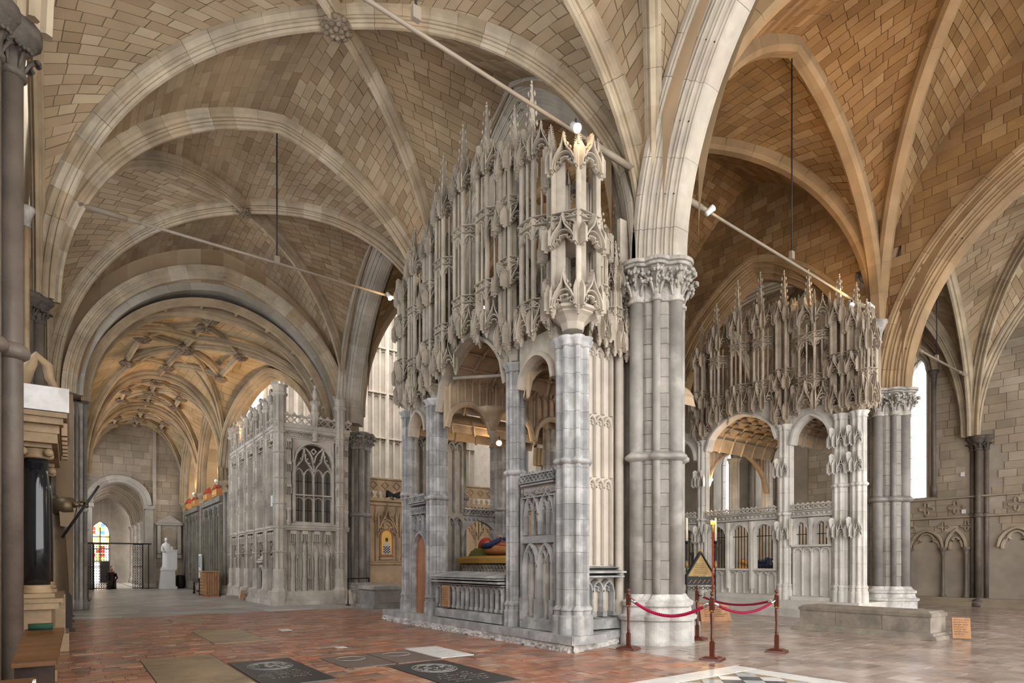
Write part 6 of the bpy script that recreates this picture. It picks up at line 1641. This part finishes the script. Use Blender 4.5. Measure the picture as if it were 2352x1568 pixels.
d2=empty('prayer_desk',label='dark desk edge nearest the camera in the lower left corner',cat='desk')
MB().box(-.6,-.2,4.0,4.62,0,.68).build('body','wood_dark',d2); MB().hexa([(-.62,3.9,.66),(-.2,3.9,.66),(-.16,4.66,.74),(-.62,4.66,.74),(-.62,3.9,.69),(-.2,3.9,.69),(-.16,4.66,.77),(-.62,4.66,.77)]).build('sloping_top','wood_desk',d2)
m=MB()
for k in range(14): m.box(-.175,-.16,3.95+k*.05,3.975+k*.05,.72,.765)
m.build('carved_edge','paper',d2)
# ================================================================ down the further aisle
ga=empty('iron_gate',label='black iron gate with lattice leaves across the end arch',cat='gate')
MB().box(.5,4.0,42.3,42.36,2.64,2.72).build('top_rail','iron',ga)
for x in (.62,1.12,3.55,3.85): MB().box(x-.03,x+.03,42.3,42.36,0,2.7).build('upright','iron',ga)
for x0,x1,ax_ in ((.75,1.1,0),(1.16,1.85,1),(3.05,3.52,0)):
    lf=empty('lattice_leaf',parent=ga); fg=Fr((x0,42.3,0),(1,0,0),(0,-1,0)); w=x1-x0
    for z in (.05,1.3,2.6): MB().fbox(fg,0,w,z,z+.04,-.02,.02).build('rail','iron',lf)
    n=int(w/.11)
    for k in range(n+1): MB().tube([fg.p(w*k/n,0,0),fg.p(w*k/n,2.62,0)],.012,5).build('bar','iron',lf)
    m=MB()
    for k in range(n):
        for j in range(16):
            u=w*(k+.5)/n; z=.15+j*.155; m.bar(fg,[(u-.05,z),(u,z+.07),(u+.05,z),(u,z-.07),(u-.05,z)],.018,-.01,.01,.6)
    m.build('scroll_fill','iron',lf,kind='stuff')
stt=empty('marble_statue',label='white marble robed figure on a pedestal before the end wall',cat='statue')
MB().box(4.35,5.25,41.3,42.1,0,.14).taper(4.45,5.15,41.35,42.05,.14,1.1,.02).box(4.4,5.2,41.33,42.07,1.1,1.18).build('pedestal','statue_white',stt)
b=MB(); secs=[(0,.30,.24,0),(.3,.27,.22,.0),(.8,.25,.2,0),(1.1,.22,.17,-.02),(1.35,.27,.17,-.03),(1.5,.2,.13,-.04),(1.56,.08,.08,-.05),(1.62,.07,.075,-.05)]; vs=[]
for z,a,c_,o_ in secs:
    for k in range(16): q=6.2832*k/16; vs.append((4.75+o_+a*(1+.07*math.cos(5*q+z*2))*math.cos(q),41.7+c_*(1+.09*math.cos(7*q))*math.sin(q),1.18+z))
b.add(vs,[(i*16+k,i*16+(k+1)%16,(i+1)*16+(k+1)%16,(i+1)*16+k) for i in range(len(secs)-1) for k in range(16)],True)
b.ellip((4.7,41.68,2.93),(.1,.11,.14),12,9); b.ellip((4.7,41.57,2.92),(.02,.03,.03),6,4)
b.tube([(4.98,41.65,2.5),(5.06,41.5,2.25),(4.92,41.42,2.4)],[.075,.065,.045],8); b.tube([(4.5,41.65,2.5),(4.46,41.45,2.25),(4.62,41.4,2.2)],[.075,.065,.045],8)
b.build('robed_figure','statue_white',stt)
MB().box(4.9,5.25,41.45,41.85,1.18,2.25).box(4.86,5.28,41.42,41.88,2.25,2.33).build('book_pillar','statue_white',stt)
MB().hexa([(4.35,41.35,.14),(4.5,41.35,.14),(4.5,42.0,.14),(4.35,42.0,.14),(4.45,41.4,1.3),(4.55,41.4,1.3),(4.55,41.95,1.3),(4.45,41.95,1.3)]).build('robe_train','statue_white',stt)
ad=empty('wall_tablet',label='pedimented grey wall tablet behind the marble statue',cat='monument')
fa_=Fr((4.45,42.96,0),(1,0,0),(0,-1,0))
MB().fbox(fa_,-.05,1.15,2.05,3.9,0,.1,.02).build('back_slab','grey_wall',ad)
MB().fpoly(fa_,[(-.2,4.0),(1.3,4.0),(.55,4.5)],0,.2).fbox(fa_,-.2,1.3,3.86,4.0,0,.22,.02).build('pediment','grey_wall',ad)
MB().fpoly(fa_,[(.15,2.4),(.95,2.4)]+arch(.15,.95,3.4,.3,6)[::-1],.1,.12).build('arched_panel','wall_stone',ad)
for u in (0,1.1): MB().fbox(fa_,u-.1,u+.1,2.1,3.86,.08,.2,.02).fbox(fa_,u-.14,u+.14,1.8,2.1,0,.18,.04).build('pilaster','grey_wall',ad)
ba=empty('heater_drum',label='round dark drum standing by the end wall near the statue',cat='drum'); MB().lathe((5.5,42.0,.0),[(.2,0),(.24,.05),(.26,.4),(.24,.75),(.2,.8)],14).build('drum','iron',ba)
cb=empty('slatted_cabinet',label='orange slatted wooden cabinet at the corner of the box-like chantry',cat='cabinet')
MB().box(4.85,5.5,30.05,31.1,0,.06).box(4.9,5.48,30.1,31.05,.06,1.1).build('body','wood_door',cb)
MB().box(4.82,5.52,30.02,31.13,1.1,1.16).build('top','wood_light',cb)
for k in range(7): MB().box(4.86,4.9,30.08,31.08,.1+k*.142,.22+k*.142).build('slat','wood_light',cb)
for k in range(6): MB().box(4.9+k*.1,4.98+k*.1,30.06,30.1,.08,1.08).build('board','wood_light',cb)
tb2=empty('side_table',label='dark turned-leg table standing along the grey-green screen',cat='table')
MB().box(4.95,5.5,32.2,34.2,.68,.76).box(5.02,5.44,32.3,34.1,.56,.68).build('table_top','wood_dark',tb2)
for x in (5.06,5.4):
    for y in (32.35,34.05): MB().lathe((x,y,0),[(.05,0),(.05,.1),(.03,.14),(.05,.3),(.03,.42),(.05,.56)],8).build('leg','wood_dark',tb2)
MB().box(5.2,5.26,32.35,34.05,.08,.14).build('stretcher','wood_dark',tb2)
nbd=empty('notice_board',label='white upright notice board before the grey-green screen',cat='notice board')
MB().box(5.55,5.6,35.2,35.9,.75,2.0).build('white_panel','white_plastic',nbd); MB().box(5.53,5.55,35.3,35.8,1.3,1.9).build('poster','marble_grey',nbd)
for y in (35.25,35.85): MB().box(5.55,5.6,y-.02,y+.02,0,.8).build('leg','iron',nbd)
MB().taper(5.2,5.75,27.4,28.2,0,.14,.02).build('stone_step','grey_wall',label='small loose stone step beside the box-like chantry',cat='step')
MB().fbox(fxs,6.65,6.9,3.55,3.95,.0,.03,.004).build('white_notice','paper',label='small white paper notice on the side of the box-like chantry',cat='notice')
# seated visitor far away
pe=empty('person',label='seated person in dark coat with pink scarf beyond the gate',cat='person')
b=MB(); secs=[(0,.26,.3),(.35,.24,.24),(.55,.2,.18),(.8,.22,.15),(.98,.17,.11),(1.04,.06,.06),(1.1,.055,.06)]; vs=[]
for z,a,c_ in secs:
    for k in range(12): q=6.2832*k/12; vs.append((2.05+a*math.cos(q),43.4+c_*math.sin(q),.0+z))
b.add(vs,[(i*12+k,i*12+(k+1)%12,(i+1)*12+(k+1)%12,(i+1)*12+k) for i in range(len(secs)-1) for k in range(12)]+[tuple(range(11,-1,-1))],True)
for s in (-1,1):
    b.tube([(2.05+s*.2,43.4,.92),(2.05+s*.28,43.25,.65),(2.05+s*.14,43.08,.5)],[.065,.055,.04],8); b.tube([(2.05+s*.12,43.35,.3),(2.05+s*.14,42.95,.45),(2.05+s*.14,42.92,.05)],[.1,.085,.05],8)
b.build('body','wood_dark',pe); MB().ellip((2.05,43.38,1.22),(.09,.11,.13),10,8).build('head','skin',pe); MB().ellip((2.05,43.42,1.26),(.1,.11,.12),10,8).build('hair','wood_desk',pe)
MB().tube([(2.05+.14*math.cos(a*.785),43.38+.11*math.sin(a*.785),1.02) for a in range(9)],.05,7).build('scarf','cloth_pink',pe)
# ================================================================ grey tomb and rail near the icons
gt=empty('grey_tomb_chest',label='plain grey tomb chest at the foot of the icon screen',cat='tomb')
MB().taper(8.0,9.3,18.7,20.2,0,.1,.02).box(8.08,9.22,18.78,20.1,.1,.62).taper(8.02,9.28,18.72,20.18,.62,.74,.04).build('chest','purbeck',gt)
MB().fbox(Fr((8.08,18.78,0),(1,0,0),(0,-1,0)),.12,1.02,.18,.54,0,.02,.01).build('end_panel','purbeck',gt)
hr=empty('hand_rail',label='dark metal hand rail standing by the brown pier',cat='rail')
MB().tube([(8.0,20.9,0),(8.0,20.9,.95),(8.9,21.2,.95)],.025,8).tube([(8.9,21.2,.95),(8.9,21.2,.8)],.025,8).build('tube','iron',hr); MB().lathe((8.0,20.9,0),[(.09,0),(.09,.02),(.03,.03)],10).build('foot','iron',hr)
# ================================================================ tie rods and lamps
def lampf(par,p,d,name,power,spot=None,col=(1,.70,.40)):
    o=empty('spot_lamp',parent=par) if par else empty('spot_lamp')
    dz=vnorm(d); a=vadd(p,dz,-.07); MB().tube([vadd(a,dz,-.14),vadd(a,dz,-.12),a,p],[.03,.055,.06,.075],10).build('housing','white_plastic',o)
    MB().ellip(vadd(p,dz,-.01),(.045,.045,.045),10,8).build('bulb','lamp_glow',o)
    MB().tube([vadd(a,(0,0,1),.0),vadd(a,(0,0,1),.14)],.012,5).build('bracket','iron',o)
    l=bpy.data.lights.new('lamp_light','SPOT' if spot else 'POINT'); l.energy=power; l.color=col; l.shadow_soft_size=.08
    if spot: l.spot_size=R(spot); l.spot_blend=.9
    lo=bpy.data.objects.new('lamp_light',l); COL.objects.link(lo); lo.location=vadd(p,dz,.1); lo.rotation_euler=Vector(dz).to_track_quat('-Z','Y').to_euler(); lo.parent=o
    return o
def tie(a,b,label,rod=None,sleeve=True):
    t=empty('tie_rod',label=label,cat='tie rod')
    d=vnorm(vsub(b,a)); MB().tube([a,b],.032,8).build('rod','rod_metal',t)
    if sleeve:
        for e,s in ((a,1),(b,-1)): MB().tube([e,vadd(e,d,s*.9)],.06,8).tube([vadd(e,d,s*.9),vadd(e,d,s*1.15)],.05,8).build('sleeve','rod_metal',t)
    if rod:
        MB().tube([rod,(rod[0],rod[1],a[2]-.05)],.018,6).build('hanger','iron',t); MB().box(rod[0]-.06,rod[0]+.06,rod[1]-.04,rod[1]+.04,a[2]-.08,a[2]+.1).build('clamp','rod_metal',t)
    return t
t1=tie((.1,15.4,8.86),(8.2,15.4,8.74),'thin iron tie rod across the aisle below the second rib',(4.1,15.4,12.1))
lampf(t1,(7.05,15.3,8.66),(.3,-.5,-.8),'',14)
t2=tie((.1,7.7,9.15),(8.3,7.7,8.66),'timber-coloured tie rod near the top of the pinnacled canopy',(3.93,7.7,12.1))
lampf(t2,(6.65,7.35,8.5),(-.1,-.7,-.7),'',5)
t3=tie((9.4,7.7,8.68),(17.95,7.7,8.36),'tie rod carrying lamps across the middle alley',(13.7,7.7,13.3))
lampf(t3,(10.56,7.6,8.68),(.6,-.4,.7),'',130,130,(1,.6,.26)); lampf(t3,(16.42,7.6,8.2),(-.5,-.5,.7),'',130,130,(1,.6,.26)); lampf(t3,(17.3,7.6,8.42),(-.3,.6,.75),'',100,130,(1,.6,.26))
t4=tie((20.0,7.7,7.97),(25.2,7.7,7.87),'tie rod across the far aisle by the lancet',(22.2,7.7,11.8))
o=lampf(None,(8.75,12.6,4.5),(-.5,-.6,-.5),'',18); tag(o,'bright star-like lamp inside the near chantry','lamp')
o=lampf(None,(17.0,12.3,4.2),(.2,-.5,-.6),'',60); tag(o,'small lamp inside the far chantry','lamp')
for k,(x,y,z,l) in enumerate(((5.5,31.0,5.35,'warm uplight on the capital past the box-like chantry'),(5.45,36.9,5.3,'warm uplight on the middle choir capital'),(6.6,27.5,6.6,'warm uplight on the roof of the box-like chantry'))):
    o=lampf(None,(x,y,z),(-.5,-.15,.85),'',150 if k<2 else 110,150,(1,.62,.28)); tag(o,l,'lamp')
